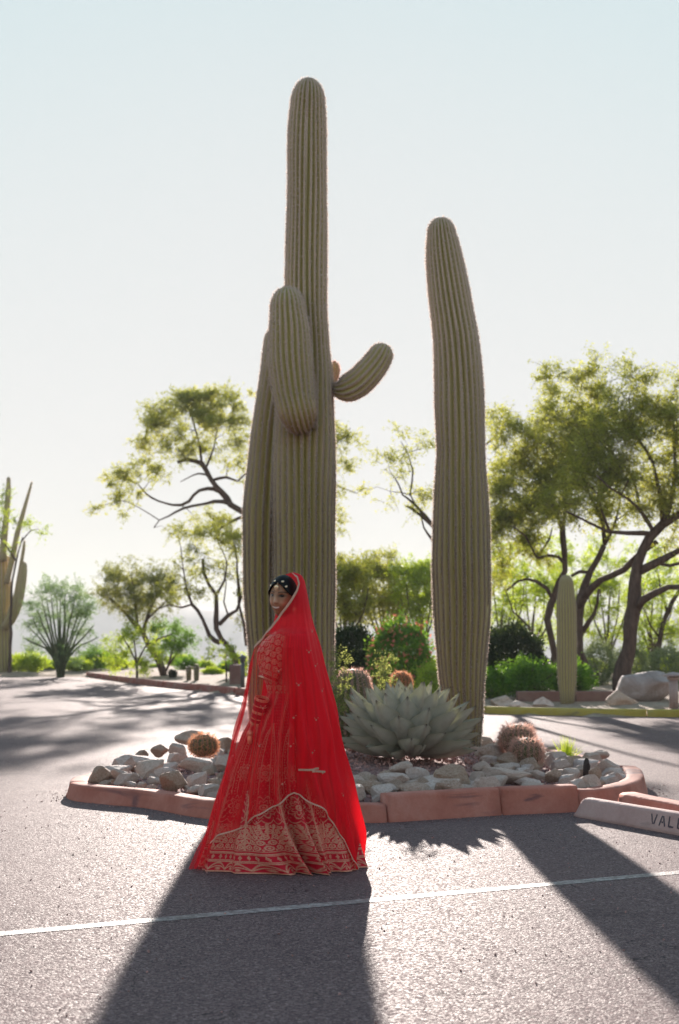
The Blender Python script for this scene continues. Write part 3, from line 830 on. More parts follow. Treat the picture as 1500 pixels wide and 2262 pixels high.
def agave_leaf_mesh(seed, width):
    # leaf along +X, length 1, concave upper face +Z
    r = np.random.default_rng(seed); nx, ny = 15, 7; V = []; ed = []; tp = []
    for side in (0, 1):
        for i in range(nx):
            t = i / (nx - 1)
            w = width * (np.interp(t, [0, .12, .3, .5, .68, .85, .95, 1], [.62, .70, .92, 1.0, .84, .42, .13, .005]))
            for j in range(ny):
                v = j / (ny - 1) * 2 - 1
                z = .10 * t * t + abs(v) ** 1.7 * w * .38 - (0.0 if side == 0 else (.055 * (1 - t * .85) * (1 - v * v)) + .002) - .05 * math.sin(t * PI)
                V.append((t, v * w * .5 * (1 + .02 * r.normal()), z)); ed.append(abs(v) ** 6); tp.append(1.0 if t > .955 else 0.0)
    F = grid_faces(ny, nx); F2 = grid_faces(ny, nx)[:, ::-1] + nx * ny
    V = np.array(V); V[:, 2] += .05 * 0
    o = mk('leaf_source', V, np.vstack([F, F2]), M['agave'], attrs={'edge': ed, 'tip': tp}); me = o.data; bpy.data.objects.remove(o); return me
AL = [agave_leaf_mesh(k, w) for k, w in enumerate((.37, .41, .34, .43))]
ab = gp(905, 1700, .22)
agave = empty('agave', (ab.x, 12.75, mz(ab.x, 12.75)), 'large grey-green agave rosette with pointed leaves on the gravel between the two big saguaros', 'agave')
NL = 84; ra = np.random.default_rng(5)
for k in range(NL):
    t = k / (NL - 1)                       # 0 centre .. 1 outside
    az = k * 2.399963 + ra.uniform(-.12, .12)
    el = math.radians(82 - 84 * t ** .80 + ra.uniform(-3.5, 3.5))
    Ln = (.60 + .12 * math.sin(min(1, t * 1.3) * PI)) * ra.uniform(.86, 1.06) * .93
    Ln *= .9 + .2 * min(1, t * 1.6)
    if t > .88: Ln *= 1 - (t - .88) * 1.2
    o = bpy.data.objects.new('leaf', AL[k % 4]); COL.objects.link(o); o.parent = agave
    r0 = .03 + .07 * t
    o.location = (r0 * math.cos(az), r0 * math.sin(az), .16 - .09 * t)
    # X axis along the leaf, Z axis towards the rosette's middle
    xa = Vector((math.cos(az) * math.cos(el), math.sin(az) * math.cos(el), math.sin(el)))
    za = Vector((-math.cos(az) * math.sin(el), -math.sin(az) * math.sin(el), math.cos(el))); ya = za.cross(xa)
    o.rotation_euler = Matrix((xa, ya, za)).transposed().to_euler()
    wsc = Ln * ra.uniform(.88, 1.1) * (.72 + .28 * min(1, t * 2))
    o.scale = (Ln, wsc, Ln)
# ------------------------------------------------------------------ trees and shrubs
M['leaf_mesq'] = mat_leaf('mesquite_leaves', (.131, .150, .039), (.202, .229, .061), (.334, .334, .088), .55, (2.3, 2.1, .9))
M['leaf_olive'] = mat_leaf('olive_leaves', (.105, .124, .049), (.176, .194, .070), (.281, .281, .105), .5, (2.1, 1.95, .9))
M['leaf_blue'] = mat_leaf('palo_verde_leaves', (.088, .140, .070), (.157, .220, .105), (.264, .299, .124), .5, (1.4, 1.6, 1.0))
M['leaf_lime'] = mat_leaf('lime_leaves', (.157, .211, .035), (.264, .334, .053), (.421, .474, .088), .55, (1.8, 1.8, .6))
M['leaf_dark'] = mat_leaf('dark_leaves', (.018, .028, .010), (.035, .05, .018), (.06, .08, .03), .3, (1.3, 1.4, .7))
M['leaf_green'] = mat_leaf('green_leaves', (.070, .131, .026), (.131, .229, .044), (.229, .351, .070), .5, (1.6, 1.7, .6))
M['leaf_grey'] = mat_leaf('grey_leaves', (.140, .176, .105), (.229, .264, .157), (.316, .351, .229), .35)
M['flower'] = mat_leaf('orange_flowers', (.65, .16, .10), (.78, .26, .18), (.85, .42, .2), .4, (1.1, 1.0, 1.0))
DENS = 1.9
def px3(pt, D): return pp(pt[0], pt[1], D)
def tree(name, label, D, limbs, clusters, seed=0, leaf='leaf_mesq', bark='bark', dens=1.0, ll=.09, lw=.03, clump=.42, depth=1.0, droop=.25, group=None, cat='tree', twigs=8, per=13, bw=1.0):
    clump, twigs, per, ll, lw = clump * 1.2, int(twigs * 1.45), int(per * 1.35), ll * .76, lw * .80
    r = np.random.default_rng(seed); S = D / FPX
    b = limbs[0][0][0]; bp_ = pp(b[0], b[1], D)
    root = empty(name, (bp_.x, D, float(terr(bp_.x, D))), label, cat, group)
    tubes, NP, NR = [], [], []
    for li, lb in enumerate(limbs):
        pts, r0, r1 = lb[0], lb[1], lb[2]; dy = lb[3] if len(lb) > 3 else (0, 0)
        n = len(pts); P = []
        for k, q in enumerate(pts):
            t = k / (n - 1); p = pp(q[0], q[1], D + dy[0] * (1 - t) + dy[1] * t); P.append(p)
        if li == 0: P[0].z = float(terr(P[0].x, D)) - .1
        R = [(r0 * (1 - k / (n - 1)) + r1 * k / (n - 1)) * S for k in range(n)]
        Q, rr = smoothpath(P, R, .25)
        Q = Q + np.array([[mnoise.noise(Vector((k * .45, li * 7 + seed, c))) for c in range(3)] for k in range(len(Q))]) * (rr[:, None] * .9 + .01) * np.minimum(1, np.arange(len(Q)) / 3)[:, None]
        tubes.append(tube(Q, rr * (1 + .12 * np.sin(np.arange(len(Q)) * 1.3)), 7))
        if li or n > 3 or len(limbs) < 3:
            st = 0 if li else (len(Q) // 2 if n > 3 else 1)
            NP.append(Q[st:]); NR.append(rr[st:])
    NP = np.vstack(NP); NR = np.concatenate(NR)
    C = []
    for (cx, cy, rx, ry, w) in clusters:
        area = rx * ry * S * S * PI
        m = max(1, int(round(area * w * dens * DENS / (clump ** 2) * 1.25)))
        for _ in range(m):
            a = r.uniform(0, 2 * PI); q = math.sqrt(r.random())
            d = r.normal() * min(rx * S, 2.2) * .55 * depth
            p = pp(cx + rx * q * math.cos(a), cy + ry * q * math.sin(a), D + d)
            C.append(list(p))
    C = np.array(C); order = np.argsort(np.min(np.linalg.norm(C[:, None] - NP[None], axis=2), axis=1)); C = C[order]
    lV, twV = [], []
    for c in C:
        dd = np.linalg.norm(NP - c, axis=1) + np.maximum(0, NP[:, 2] - c[2]) * .6
        k = int(np.argmin(dd)); p0 = NP[k]; L = np.linalg.norm(c - p0)
        if L > .12:
            m = max(3, int(L / .22)); t = np.linspace(0, 1, m)[:, None]
            arch = np.sin(t * PI) * L * .12 * np.array([[0, 0, 1.0]]) + r.normal(size=3) * np.sin(t * PI) * L * .07
            Q = p0 * (1 - t) + c * t + arch + r.normal(size=(m, 3)) * .025 * (t > 0)
            rs = min(NR[k] * .7, (.012 + .012 * L) * bw); rr = np.linspace(rs, .005 * bw, m)
            tubes.append(tube(Q, rr, 4)); NP = np.vstack([NP, Q[1:]]); NR = np.concatenate([NR, rr[1:]])
        cs = clump * r.uniform(.6, 1.25)
        nt = int(twigs * r.uniform(.6, 1.4)) + 1
        d = unit(r.normal(size=(nt, 3)) * np.array([1, 1, .75]) + np.array([0, 0, .25]) + unit(c - C.mean(0)) * .35)
        Lt = r.uniform(.5, 1.15, nt) * cs
        s0 = c + r.normal(size=(nt, 3)) * cs * .22
        ends = s0 + d * Lt[:, None] - np.array([0, 0, droop]) * (Lt[:, None] ** 1) * .5
        for a, e in list(zip(s0, ends))[:max(1, nt // 3)]:
            twV.append(tube(np.array([a, (a + e) / 2 + (0, 0, .03), e]), [.006 * bw, .004 * bw, .002 * bw], 3))
        tt = r.random((nt, per)); base = s0[:, None] * (1 - tt[..., None]) + ends[:, None] * tt[..., None]
        base[..., 2] += np.sin(tt * PI) * .04
        base += r.normal(size=base.shape) * .025
        nn_ = nt * per; ld = r.normal(size=(nn_, 3)) + np.repeat(d, per, 0) * .7 - np.array([0, 0, droop])
        tone = np.clip(r.normal(.45, .16) + r.normal(size=nn_) * .16, 0, 1)
        lV.append((base.reshape(-1, 3), ld, r.uniform(.6, 1.3, nn_) * ll * 1.12, r.uniform(.6, 1.3, nn_) * lw * 1.15, tone))
    V, F = cat_meshes(tubes); mk('trunk', V, F, M[bark], parent=root)
    if twV:
        V, F = cat_meshes(twV); mk('twigs', V, F, M[bark], parent=root, smooth=False)['kind'] = 'stuff'
    B = np.vstack([a[0] for a in lV]); Dv = np.vstack([a[1] for a in lV]); Ls = np.concatenate([a[2] for a in lV]); Ws = np.concatenate([a[3] for a in lV]); T_ = np.concatenate([a[4] for a in lV])
    V, F = leaf_quads(B, Dv, Ls, Ws, r)
    mk('crown', V, F, M[leaf], parent=root, smooth=False, attrs={'tint': np.repeat(T_, 4)})
    return root
def shrub(name, label, cx, top, base_py, hw, D, leaf, n=5000, ll=.06, lw=.03, seed=0, flowers=0, shell=.55, lump=.18, group=None, cat='shrub', flat=1.0, stems=5, dyr=None):
    r = np.random.default_rng(seed + 900); S = D / FPX
    b = pp(cx, base_py, D); z0 = float(terr(b.x, D)) if D > 20 else 0
    root = empty(name, (b.x, D, z0), label, cat, group)
    zt = pp(cx, top, D).z; h = zt - z0; R = hw * S
    d = unit(r.normal(size=(n, 3)))
    q = shell + (1 - shell) * r.random(n) ** .6
    lumpf = np.array([mnoise.noise(Vector((a[0] * 2.3 + seed, a[1] * 2.3, a[2] * 2.3))) for a in d]) * lump * 1.6 + 1
    P = d * (q * lumpf * (1 + .30 * r.random(n) ** 6))[:, None] * np.array([R, (dyr or R) * .9, h * .52]) + np.array([b.x, D, z0 + h * .5])
    P = P[P[:, 2] > z0 + .02]; d = d[:len(P)]; n = len(P)
    dirs = (P - np.array([b.x, D, z0 + h * .3])) * .8 + r.normal(size=(n, 3)) * .5
    V, F = leaf_quads(P, dirs, r.uniform(.6, 1.3, n) * ll, r.uniform(.6, 1.3, n) * lw, r)
    tone = np.clip(.45 + .28 * np.array([mnoise.noise(Vector(p * 3.0)) for p in P]) * 1.6 + r.normal(size=n) * .14, 0, 1)
    mk('foliage', V, F, M[leaf], parent=root, smooth=False, attrs={'tint': np.repeat(tone, 4)})
    tb = []
    for k in range(stems):
        e = P[r.integers(n)]; a = np.array([b.x + r.normal() * .05, D + r.normal() * .05, z0 - .03])
        tb.append(tube(np.array([a, a * .5 + e * .5 + (0, 0, .03), e]), [.02, .014, .006], 5))
    V, F = cat_meshes(tb); mk('stems', V, F, M['bark'], parent=root)
    if flowers:
        up = P[(P[:, 2] > z0 + h * .25)]; up = up[r.integers(len(up), size=flowers)]
        o = (up - np.array([b.x, D, z0 + h * .5])); up = up + unit(o) * .06
        C = np.repeat(up, 5, 0); V, F = leaf_quads(C, r.normal(size=(len(C), 3)), .055, .04, r)
        mk('flowers', V, F, M['flower'], parent=root, smooth=False, attrs={'tint': r.random(len(V))})['kind'] = 'stuff'
    return root

# the tall mesquite beyond the lot, behind the pair of saguaros
tree('mesquite_tree', 'tall open mesquite behind the tallest saguaro, its crown spreading far out to the left', 55,
     [([(575, 1490), (572, 1400), (566, 1300), (560, 1220), (552, 1160), (539, 1132), (511, 1114), (490, 1090), (466, 1059), (446, 1025), (412, 1016), (392, 1022)], 11, 4),
      ([(511, 1114), (492, 1109), (472, 1108), (443, 1114), (404, 1123), (373, 1140), (352, 1149), (340, 1166)], 5, 1, (0, -1)),
      ([(490, 1088), (472, 1080), (443, 1083), (417, 1106), (401, 1114), (381, 1116), (336, 1101), (316, 1083), (297, 1064), (262, 1058)], 5, .8, (0, 1)),
      ([(545, 1140), (526, 1145), (508, 1153), (487, 1168), (482, 1202)], 4, 1.2),
      ([(466, 1059), (455, 1048), (438, 1046), (412, 1058), (398, 1064)], 3, .8),
      ([(446, 1027), (442, 990), (432, 950), (420, 910), (402, 880)], 3, 1),
      ([(455, 1035), (472, 990), (480, 950), (492, 905)], 2.5, .8),
      ([(472, 1060), (500, 1054), (524, 1064), (545, 1045), (560, 1010), (575, 960)], 3.5, 1.2),
      ([(560, 1200), (590, 1120), (640, 1060), (700, 1010), (745, 975), (775, 945)], 7, 1.2, (0, 1)),
      ([(560, 1150), (580, 1050), (600, 980), (640, 930)], 5, 1.5),
      ([(640, 1060), (700, 1050), (750, 1075), (790, 1090)], 3, .8),
      ([(352, 1149), (330, 1135), (300, 1118), (265, 1105), (225, 1118)], 1.2, .6)],
     [(430, 895, 60, 26, 1.5), (404, 912, 92, 42, 1.1), (339, 965, 40, 45, 1.1), (420, 990, 70, 32, .8), (490, 911, 55, 50, .65), (521, 985, 38, 60, .7), (313, 1046, 55, 32, .8), (248, 1054, 42, 20, .55), (274, 1098, 50, 22, .55),
      (209, 1121, 20, 9, .7), (269, 1136, 14, 14, .5), (464, 1140, 45, 18, .5), (404, 1184, 36, 26, .45), (495, 1171, 45, 28, .55), (545, 900, 18, 40, .5), (640, 1000, 90, 40, .5), (750, 950, 34, 36, .7), (775, 1000, 25, 40, .4), (757, 1080, 40, 16, .4), (745, 1140, 22, 45, .3), (760, 1030, 30, 12, .4), (600, 1040, 70, 60, .5)],
     seed=11, dens=1.35, clump=.42, ll=.10, lw=.036, twigs=9, per=14)
tree('mesquite_tree', 'forked dark-limbed mesquite directly left of the stout saguaro at bride height', 44,
     [([(528, 1495), (520, 1455), (511, 1434), (490, 1412), (478, 1390), (478, 1350), (478, 1315), (462, 1292), (450, 1262), (448, 1235)], 8, 3),
      ([(486, 1420), (474, 1415), (463, 1404), (455, 1385), (448, 1367), (436, 1348), (422, 1333)], 5.5, 3.5),
      ([(422, 1336), (400, 1342), (375, 1336), (350, 1345), (330, 1338)], 2.5, .8),
      ([(424, 1335), (412, 1300), (405, 1260), (400, 1210)], 3, 1),
      ([(484, 1380), (503, 1361), (523, 1348), (534, 1318)], 5, 2.5), ([(532, 1322), (526, 1280), (524, 1240), (516, 1190)], 3, 1),
      ([(505, 1362), (494, 1330), (500, 1290), (492, 1240)], 2, .8), ([(478, 1315), (495, 1285), (500, 1240), (478, 1190)], 3, .8), ([(545, 1427), (537, 1363), (528, 1330), (523, 1240)], 4, 2)],
     [(420, 1240, 40, 50, .6), (470, 1225, 55, 60, .65), (520, 1250, 25, 70, .8), (390, 1300, 40, 32, .5), (440, 1170, 50, 25, .5), (505, 1170, 35, 25, .6), (520, 1380, 18, 35, .3), (445, 1310, 45, 25, .45)],
     seed=12, leaf='leaf_mesq', clump=.36, ll=.085, lw=.03)
tree('mesquite_tree', 'small mesquite with a leaning black trunk between the palo verde and the forked mesquite', 47,
     [([(364, 1492), (351, 1460), (340, 1444), (328, 1427), (317, 1397), (303, 1382), (291, 1371), (275, 1354), (261, 1337), (245, 1322)], 8, 3),
      ([(317, 1397), (322, 1375), (328, 1355), (345, 1320)], 5, 1.5), ([(303, 1382), (300, 1340), (295, 1300), (290, 1270)], 4, 1.2), ([(322, 1370), (350, 1345), (375, 1320)], 3, 1), ([(328, 1427), (350, 1412), (380, 1400)], 3, 1)],
     [(300, 1272, 62, 28, 1.2), (255, 1300, 50, 32, .9), (330, 1310, 60, 36, 1.3), (290, 1320, 60, 30, 1.2), (370, 1300, 28, 36, .8), (225, 1320, 25, 25, .6), (320, 1350, 45, 20, 1.0)],
     seed=13, leaf='leaf_olive', clump=.36, ll=.085, lw=.028, twigs=10)
# palo verde: a vase of many upright stems
lm = []
rp = np.random.default_rng(3)
for k in range(17):
    a = (k / 16 * 2 - 1); tx = 134 + a * 84; ty = 1312 + 95 * abs(a) ** 2.2
    lm.append(([(134 + a * 5, 1494), (134 + a * 10, 1465), (134 + a * 34, 1410 + 22 * abs(a)), (134 + a * 62 + rp.uniform(-4, 4), 1358 + 60 * abs(a) ** 2), (tx, ty)], 4.0, .8, (0, rp.uniform(-1.4, 1.4))))
lm.insert(0, ([(134, 1494), (134, 1480), (134, 1465), (134, 1440)], 9, 4))
tree('palo_verde_tree', 'round vase-shaped palo verde with many blue-green upright stems at the far left of the lot', 51, lm,
     [(134, 1330, 80, 38, .8), (85, 1360, 35, 40, .6), (185, 1360, 35, 40, .6), (134, 1380, 70, 40, .4), (134, 1450, 50, 22, .4), (80, 1410, 30, 30, .4), (190, 1410, 30, 30, .4), (140, 1305, 40, 14, 1.1)],
     seed=14, leaf='leaf_blue', bark='bark_green', clump=.36, ll=.11, lw=.02, twigs=9, per=12, depth=.9, bw=.9)
tree('mesquite_tree', 'thin-leaved tree growing through the arms of the far left saguaro', 53,
     [([(20, 1496), (24, 1400), (26, 1300), (36, 1240), (50, 1185)], 4, 1.5), ([(36, 1240), (10, 1200), (-10, 1170)], 2, .7), ([(45, 1200), (68, 1172), (85, 1168)], 1.5, .6)],
     [(70, 1170, 28, 14, .5), (30, 1160, 30, 20, .35), (-5, 1150, 30, 40, .5), (25, 1200, 28, 18, .4), (8, 1100, 20, 30, .25)], seed=15, clump=.35, leaf='leaf_lime')
# bright low scrub along the far edge of the lot
k = 0
for (cx, top, hw, D, lf, lab) in [(20, 1452, 36, 55, 'leaf_lime', 'low yellow-green shrub at the foot of the far left saguaro'), (68, 1443, 34, 54, 'leaf_lime', 'rounded lime shrub between the far left saguaro and the palo verde'),
                                  (112, 1462, 24, 56, 'leaf_lime', 'small lime shrub behind the foot of the palo verde'), (170, 1456, 30, 55, 'leaf_lime', 'low lime shrub just right of the palo verde trunk'),
                                  (210, 1434, 34, 57, 'leaf_green', 'green shrub behind the left end of the red kerb'), (-25, 1450, 30, 55, 'leaf_lime', 'lime shrub cut by the left picture edge')]:
    shrub('desert_shrub', lab, cx, top, 1492, hw, D, lf, 3800, .10, .04, seed=40 + k, lump=.35, shell=.3, group='low shrubs along the far edge of the lot'); k += 1
tree('shrub_tree', 'sprawling yellow-green bush tree under the leaning mesquite', 45.5, [([(303, 1494), (302, 1465), (300, 1440), (296, 1410)], 3, 1.5), ([(302, 1465), (285, 1430), (270, 1405)], 2, 1), ([(302, 1465), (320, 1430), (330, 1415)], 2, 1)],
     [(262, 1425, 35, 35, .8), (300, 1420, 38, 40, .8), (285, 1462, 50, 24, .9), (340, 1460, 25, 20, .6)], seed=16, leaf='leaf_lime', clump=.34)
tree('shrub_tree', 'dense green bush tree leaning right from behind the black trunk', 49, [([(362, 1494), (372, 1470), (380, 1440), (385, 1415)], 3, 1.5), ([(372, 1470), (400, 1430)], 2, 1)],
     [(375, 1400, 45, 26, 1.4), (400, 1420, 32, 24, 1.2), (372, 1432, 40, 18, 1.0)], seed=17, leaf='leaf_green', clump=.34)
tree('shrub_tree', 'pale lime bush between the forked mesquite trunk and the kerb', 40, [([(500, 1505), (500, 1480), (498, 1460)], 2, 1)], [(485, 1445, 34, 20, .55), (515, 1452, 25, 22, .6), (535, 1490, 14, 30, .7)], seed=18, leaf='leaf_lime', clump=.26, ll=.07)

# more low scrub on the slope beyond the lot, each a copy of one of the shrubs above
src_ = [o for o in scene.objects if o.name.startswith('desert_shrub') and o.parent is None]
scr = np.random.default_rng(8)
SCL = ['beyond the middle of the red kerb', 'behind the low bushes right of the palo verde', 'far behind the sprawling yellow-green bush tree', 'behind the foot of the leaning black trunk', 'far behind the small dark clump on the bare bed', 'right of the small dark clump on the bare bed', 'behind the upright dark stub cactus', 'between the upright dark stub cactus and the lime bush', 'just left of the small brown utility box', 'nearest the dark slim path light', 'hidden low behind the stout saguaro', 'just right of the palo verde trunk and far behind it', 'behind the left half of the palo verde', "behind the lime shrub at the far left saguaro's foot", "behind the tallest saguaro's base", 'behind the dark clipped shrub', 'behind the flowering bush', "left of the leaning saguaro's base", "right of the leaning saguaro's base", 'behind the broad dark green shrub', 'left of the small saguaro', 'between the small saguaro and the thick trunk', 'behind the thick brown trunk', 'far behind the huge boulder', 'far behind the right-edge path light']
spots_ = [(225, 60, 1.0), (262, 56, .8), (300, 66, 1.1), (345, 58, .8), (395, 64, 1.1), (412, 56, .7), (450, 60, .9), (470, 48, .6), (505, 52, .7), (530, 44, .6), (555, 58, .9), (150, 66, 1.0), (95, 64, 1.1), (40, 66, 1.1), (725, 52, 1.1), (790, 56, 1.2), (860, 50, 1.1), (930, 55, 1.2), (1085, 50, 1.1), (1150, 55, 1.2), (1215, 49, 1.1), (1300, 54, 1.2), (1370, 50, 1.1), (1440, 55, 1.2), (1495, 50, 1.1)]
for i_, (sx_, sD_, sc_) in enumerate(spots_):
    o = src_[scr.integers(len(src_))]; c = o.copy(); COL.objects.link(c); q = pp(sx_, 1480, sD_)
    c.location = (q.x, sD_, float(terr(q.x, sD_)) - .05); c.rotation_euler = (0, 0, scr.uniform(0, 6)); c.scale = (sc_ * scr.uniform(.9, 1.2), sc_, sc_ * scr.uniform(.7, 1.0))
    c['group'] = 'scattered scrub on the slope beyond the lot'; c['label'] = 'low distant scrub bush ' + SCL[i_]
    for ch in o.children:
        d = ch.copy(); COL.objects.link(d); d.parent = c
# middle group
tree('mesquite_tree', 'mesquite whose left branches show between the two big saguaros', 36,
     [([(1025, 1500), (1020, 1400), (1005, 1300), (990, 1220), (970, 1175), (945, 1150), (931, 1140), (910, 1124), (895, 1117)], 8, 2),
      ([(960, 1165), (940, 1140), (918, 1116), (900, 1100), (890, 1093), (880, 1070), (872, 1055)], 4, 1.2), ([(990, 1240), (960, 1200), (945, 1178), (937, 1166), (930, 1142)], 4, 1.5), ([(918, 1116), (906, 1092), (862, 1086)], 2, .7), ([(905, 1095), (912, 1040), (900, 1000), (885, 975)], 2, .8),
      ([(980, 1200), (1000, 1100), (1030, 1020), (1090, 970)], 6, 2), ([(1000, 1280), (1060, 1180), (1110, 1100)], 6, 2)],
     [(885, 970, 25, 24, .7), (942, 985, 20, 34, .8), (845, 1012, 38, 12, .6), (893, 1030, 45, 34, .65), (864, 1102, 24, 12, .6), (937, 1100, 28, 42, 1.1), (820, 1079, 28, 10, .4), (1010, 960, 40, 50, .6), (1100, 960, 40, 50, .6), (1110, 1060, 40, 60, .9), (1120, 1000, 40, 30, .8)],
     seed=21, clump=.34, ll=.075, lw=.027)
j = 0
for (cx, hw_, top, dx, D, lf, lab) in [(770, 48, 1235, -10, 39, 'leaf_mesq', 'bushy green tree just right of the tallest saguaro'), (845, 52, 1225, 4, 41, 'leaf_mesq', 'bushy green tree in the middle between the two big saguaros'),
                                      (925, 45, 1245, 8, 39.5, 'leaf_lime', 'bushy tree against the left side of the leaning saguaro'), (690, 50, 1240, 0, 42, 'leaf_mesq', 'bushy tree mostly hidden behind the tallest saguaro')]:
    rt = np.random.default_rng(60 + j)
    L_ = [([(cx + dx, 1500), (cx + dx, 1450), (cx + dx, 1405), (cx + dx * .5, 1370), (cx, 1330)], 5, 2)]
    for a in (-1, -.6, -.25, .3, .7, 1):
        L_.append(([(cx + dx, 1440 - 10 * abs(a)), (cx + dx * .6 + a * 18, 1390), (cx + a * 34, 1345 + rt.uniform(-8, 8)), (cx + a * 44, 1300)], 3, 1, (0, rt.uniform(-1, 1))))
    tree('bushy_tree', lab, D, L_, [(cx, top + 25, hw_, 24, 1.0), (cx - 8, 1290, hw_, 36, 1.6), (cx + 6, 1335, hw_ * .9, 30, 1.4), (cx, 1365, hw_ * .8, 18, .5)], seed=61 + j, leaf=lf, dens=1.9, clump=.38, ll=.085, lw=.032, twigs=11, group='bushy trees behind the flower bed'); j += 1
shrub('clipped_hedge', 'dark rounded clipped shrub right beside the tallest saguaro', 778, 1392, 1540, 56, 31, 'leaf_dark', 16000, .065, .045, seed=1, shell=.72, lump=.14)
shrub('flowering_bush', 'round bush dotted with coral flowers behind the agave', 885, 1385, 1540, 66, 28.6, 'leaf_green', 17000, .065, .042, seed=2, flowers=420, shell=.66, lump=.2)
shrub('leafy_shrub', 'light green leafy shrub in the sun at the right foot of the flowering bush', 957, 1462, 1545, 40, 27.6, 'leaf_lime', 3500, .06, .03, seed=3, lump=.3, shell=.35)

# right-hand trees
tree('mesquite_tree', 'big mesquite at the right edge whose thick brown trunk rises behind the boulder', 31,
     [([(1372, 1545), (1374, 1500), (1382, 1440), (1392, 1390), (1398, 1340), (1404, 1290), (1408, 1250), (1420, 1215), (1440, 1190), (1463, 1160), (1500, 1132), (1540, 1080)], 20, 7),
      ([(1440, 1180), (1420, 1178), (1386, 1178), (1346, 1173), (1315, 1160), (1285, 1147), (1252, 1130)], 6, 2, (0, -1)), ([(1444, 1175), (1430, 1150), (1413, 1126), (1390, 1106), (1372, 1093), (1345, 1075), (1320, 1050)], 5, 1.5, (0, -1)),
      ([(1346, 1173), (1330, 1130), (1320, 1090), (1290, 1060)], 3.5, 1), ([(1412, 1262), (1440, 1248), (1470, 1232), (1510, 1212), (1560, 1190)], 10, 5), ([(1450, 1244), (1480, 1250), (1520, 1240)], 4, 3),
      ([(1404, 1350), (1420, 1325), (1446, 1310), (1475, 1300), (1530, 1296)], 9, 6, (0, -.8)), ([(1463, 1160), (1460, 1100), (1440, 1020), (1400, 950), (1390, 880)], 6, 1.5), ([(1470, 1150), (1490, 1060), (1490, 960), (1480, 880)], 6, 1.5),
      ([(1412, 1126), (1400, 1060), (1350, 1000), (1310, 960)], 3.5, 1)],
     [(1400, 885, 40, 60, .8), (1395, 830, 22, 35, .35), (1470, 880, 50, 60, .8), (1440, 960, 75, 60, 1.35), (1350, 985, 60, 45, 1.2), (1480, 1060, 50, 60, 1.3), (1400, 1050, 60, 45, 1.3), (1310, 1060, 55, 45, 1.3), (1340, 940, 55, 40, .9), (1560, 980, 60, 120, .9), (1450, 1130, 60, 30, .55), (1250, 1110, 45, 35, .7), (1500, 1180, 40, 30, .5)],
     seed=31, leaf='leaf_mesq', dens=1.95, clump=.38, ll=.075, lw=.026, twigs=11, per=14)
tree('mesquite_tree', 'mesquite with a slanting limb rising right behind the small saguaro', 33,
     [([(1287, 1545), (1286, 1490), (1280, 1440), (1277, 1395), (1277, 1350), (1282, 1320), (1292, 1295), (1305, 1265), (1320, 1235), (1336, 1204)], 15, 6),
      ([(1278, 1345), (1290, 1318), (1305, 1300), (1328, 1285), (1352, 1274), (1376, 1256), (1396, 1236), (1420, 1218), (1450, 1196)], 9, 6, (0, -1.5)), ([(1286, 1395), (1300, 1375), (1312, 1358), (1319, 1330), (1322, 1300)], 5, 3),
      ([(1336, 1204), (1330, 1150), (1300, 1090), (1290, 1010), (1300, 940)], 5, 1.5), ([(1336, 1204), (1360, 1150), (1370, 1100)], 4, 1.5), ([(1305, 1265), (1280, 1262), (1262, 1272)], 4, 3)],
     [(1300, 800, 22, 34, .5), (1300, 870, 40, 50, .85), (1240, 840, 38, 40, .55), (1200, 850, 30, 30, .3), (1310, 950, 50, 50, 1.1), (1250, 930, 55, 45, 1.0), (1350, 890, 35, 40, .5), (1270, 1010, 55, 50, 1.4), (1360, 1130, 50, 40, .7), (1300, 1120, 50, 40, .8)],
     seed=32, leaf='leaf_mesq', dens=1.95, clump=.38, ll=.075, lw=.028, twigs=11, per=14)
tree('mesquite_tree', 'mesquite with a straight dark stem and hooked left branch left of the small saguaro', 34.5,
     [([(1228, 1545), (1224, 1480), (1222, 1440), (1214, 1400), (1211, 1372), (1218, 1340), (1226, 1310), (1233, 1285), (1248, 1262), (1247, 1220), (1243, 1180), (1240, 1150)], 9, 6),
      ([(1219, 1320), (1208, 1300), (1184, 1284), (1164, 1280), (1144, 1284), (1130, 1296), (1117, 1305)], 4.5, 2), ([(1246, 1244), (1232, 1230), (1211, 1227), (1190, 1232), (1184, 1228), (1172, 1205), (1161, 1184), (1134, 1163)], 4, 1.5, (0, -1)),
      ([(1188, 1230), (1200, 1212), (1214, 1190), (1220, 1165)], 3, 1.5), ([(1243, 1180), (1225, 1120), (1190, 1060), (1160, 1000)], 4, 1.2), ([(1243, 1170), (1250, 1100), (1240, 1040)], 4, 1.2), ([(1181, 1420), (1168, 1385), (1150, 1366), (1134, 1352), (1124, 1325), (1115, 1300)], 3, 1)],
     [(1150, 1080, 55, 60, 1.2), (1200, 1010, 60, 55, 1.3), (1130, 980, 40, 45, .6), (1110, 900, 25, 30, .25), (1215, 1100, 55, 50, 1.4), (1150, 1160, 60, 40, 1.3), (1110, 1130, 30, 50, 1.0), (1240, 1050, 40, 40, 1.1), (1150, 930, 30, 35, .35), (1230, 960, 45, 40, .8), (1180, 1210, 50, 30, .7), (1110, 1215, 35, 40, .7), (1110, 1290, 30, 40, .4)],
     seed=33, leaf='leaf_mesq', dens=1.95, clump=.38, ll=.075, lw=.028, twigs=11, per=14)
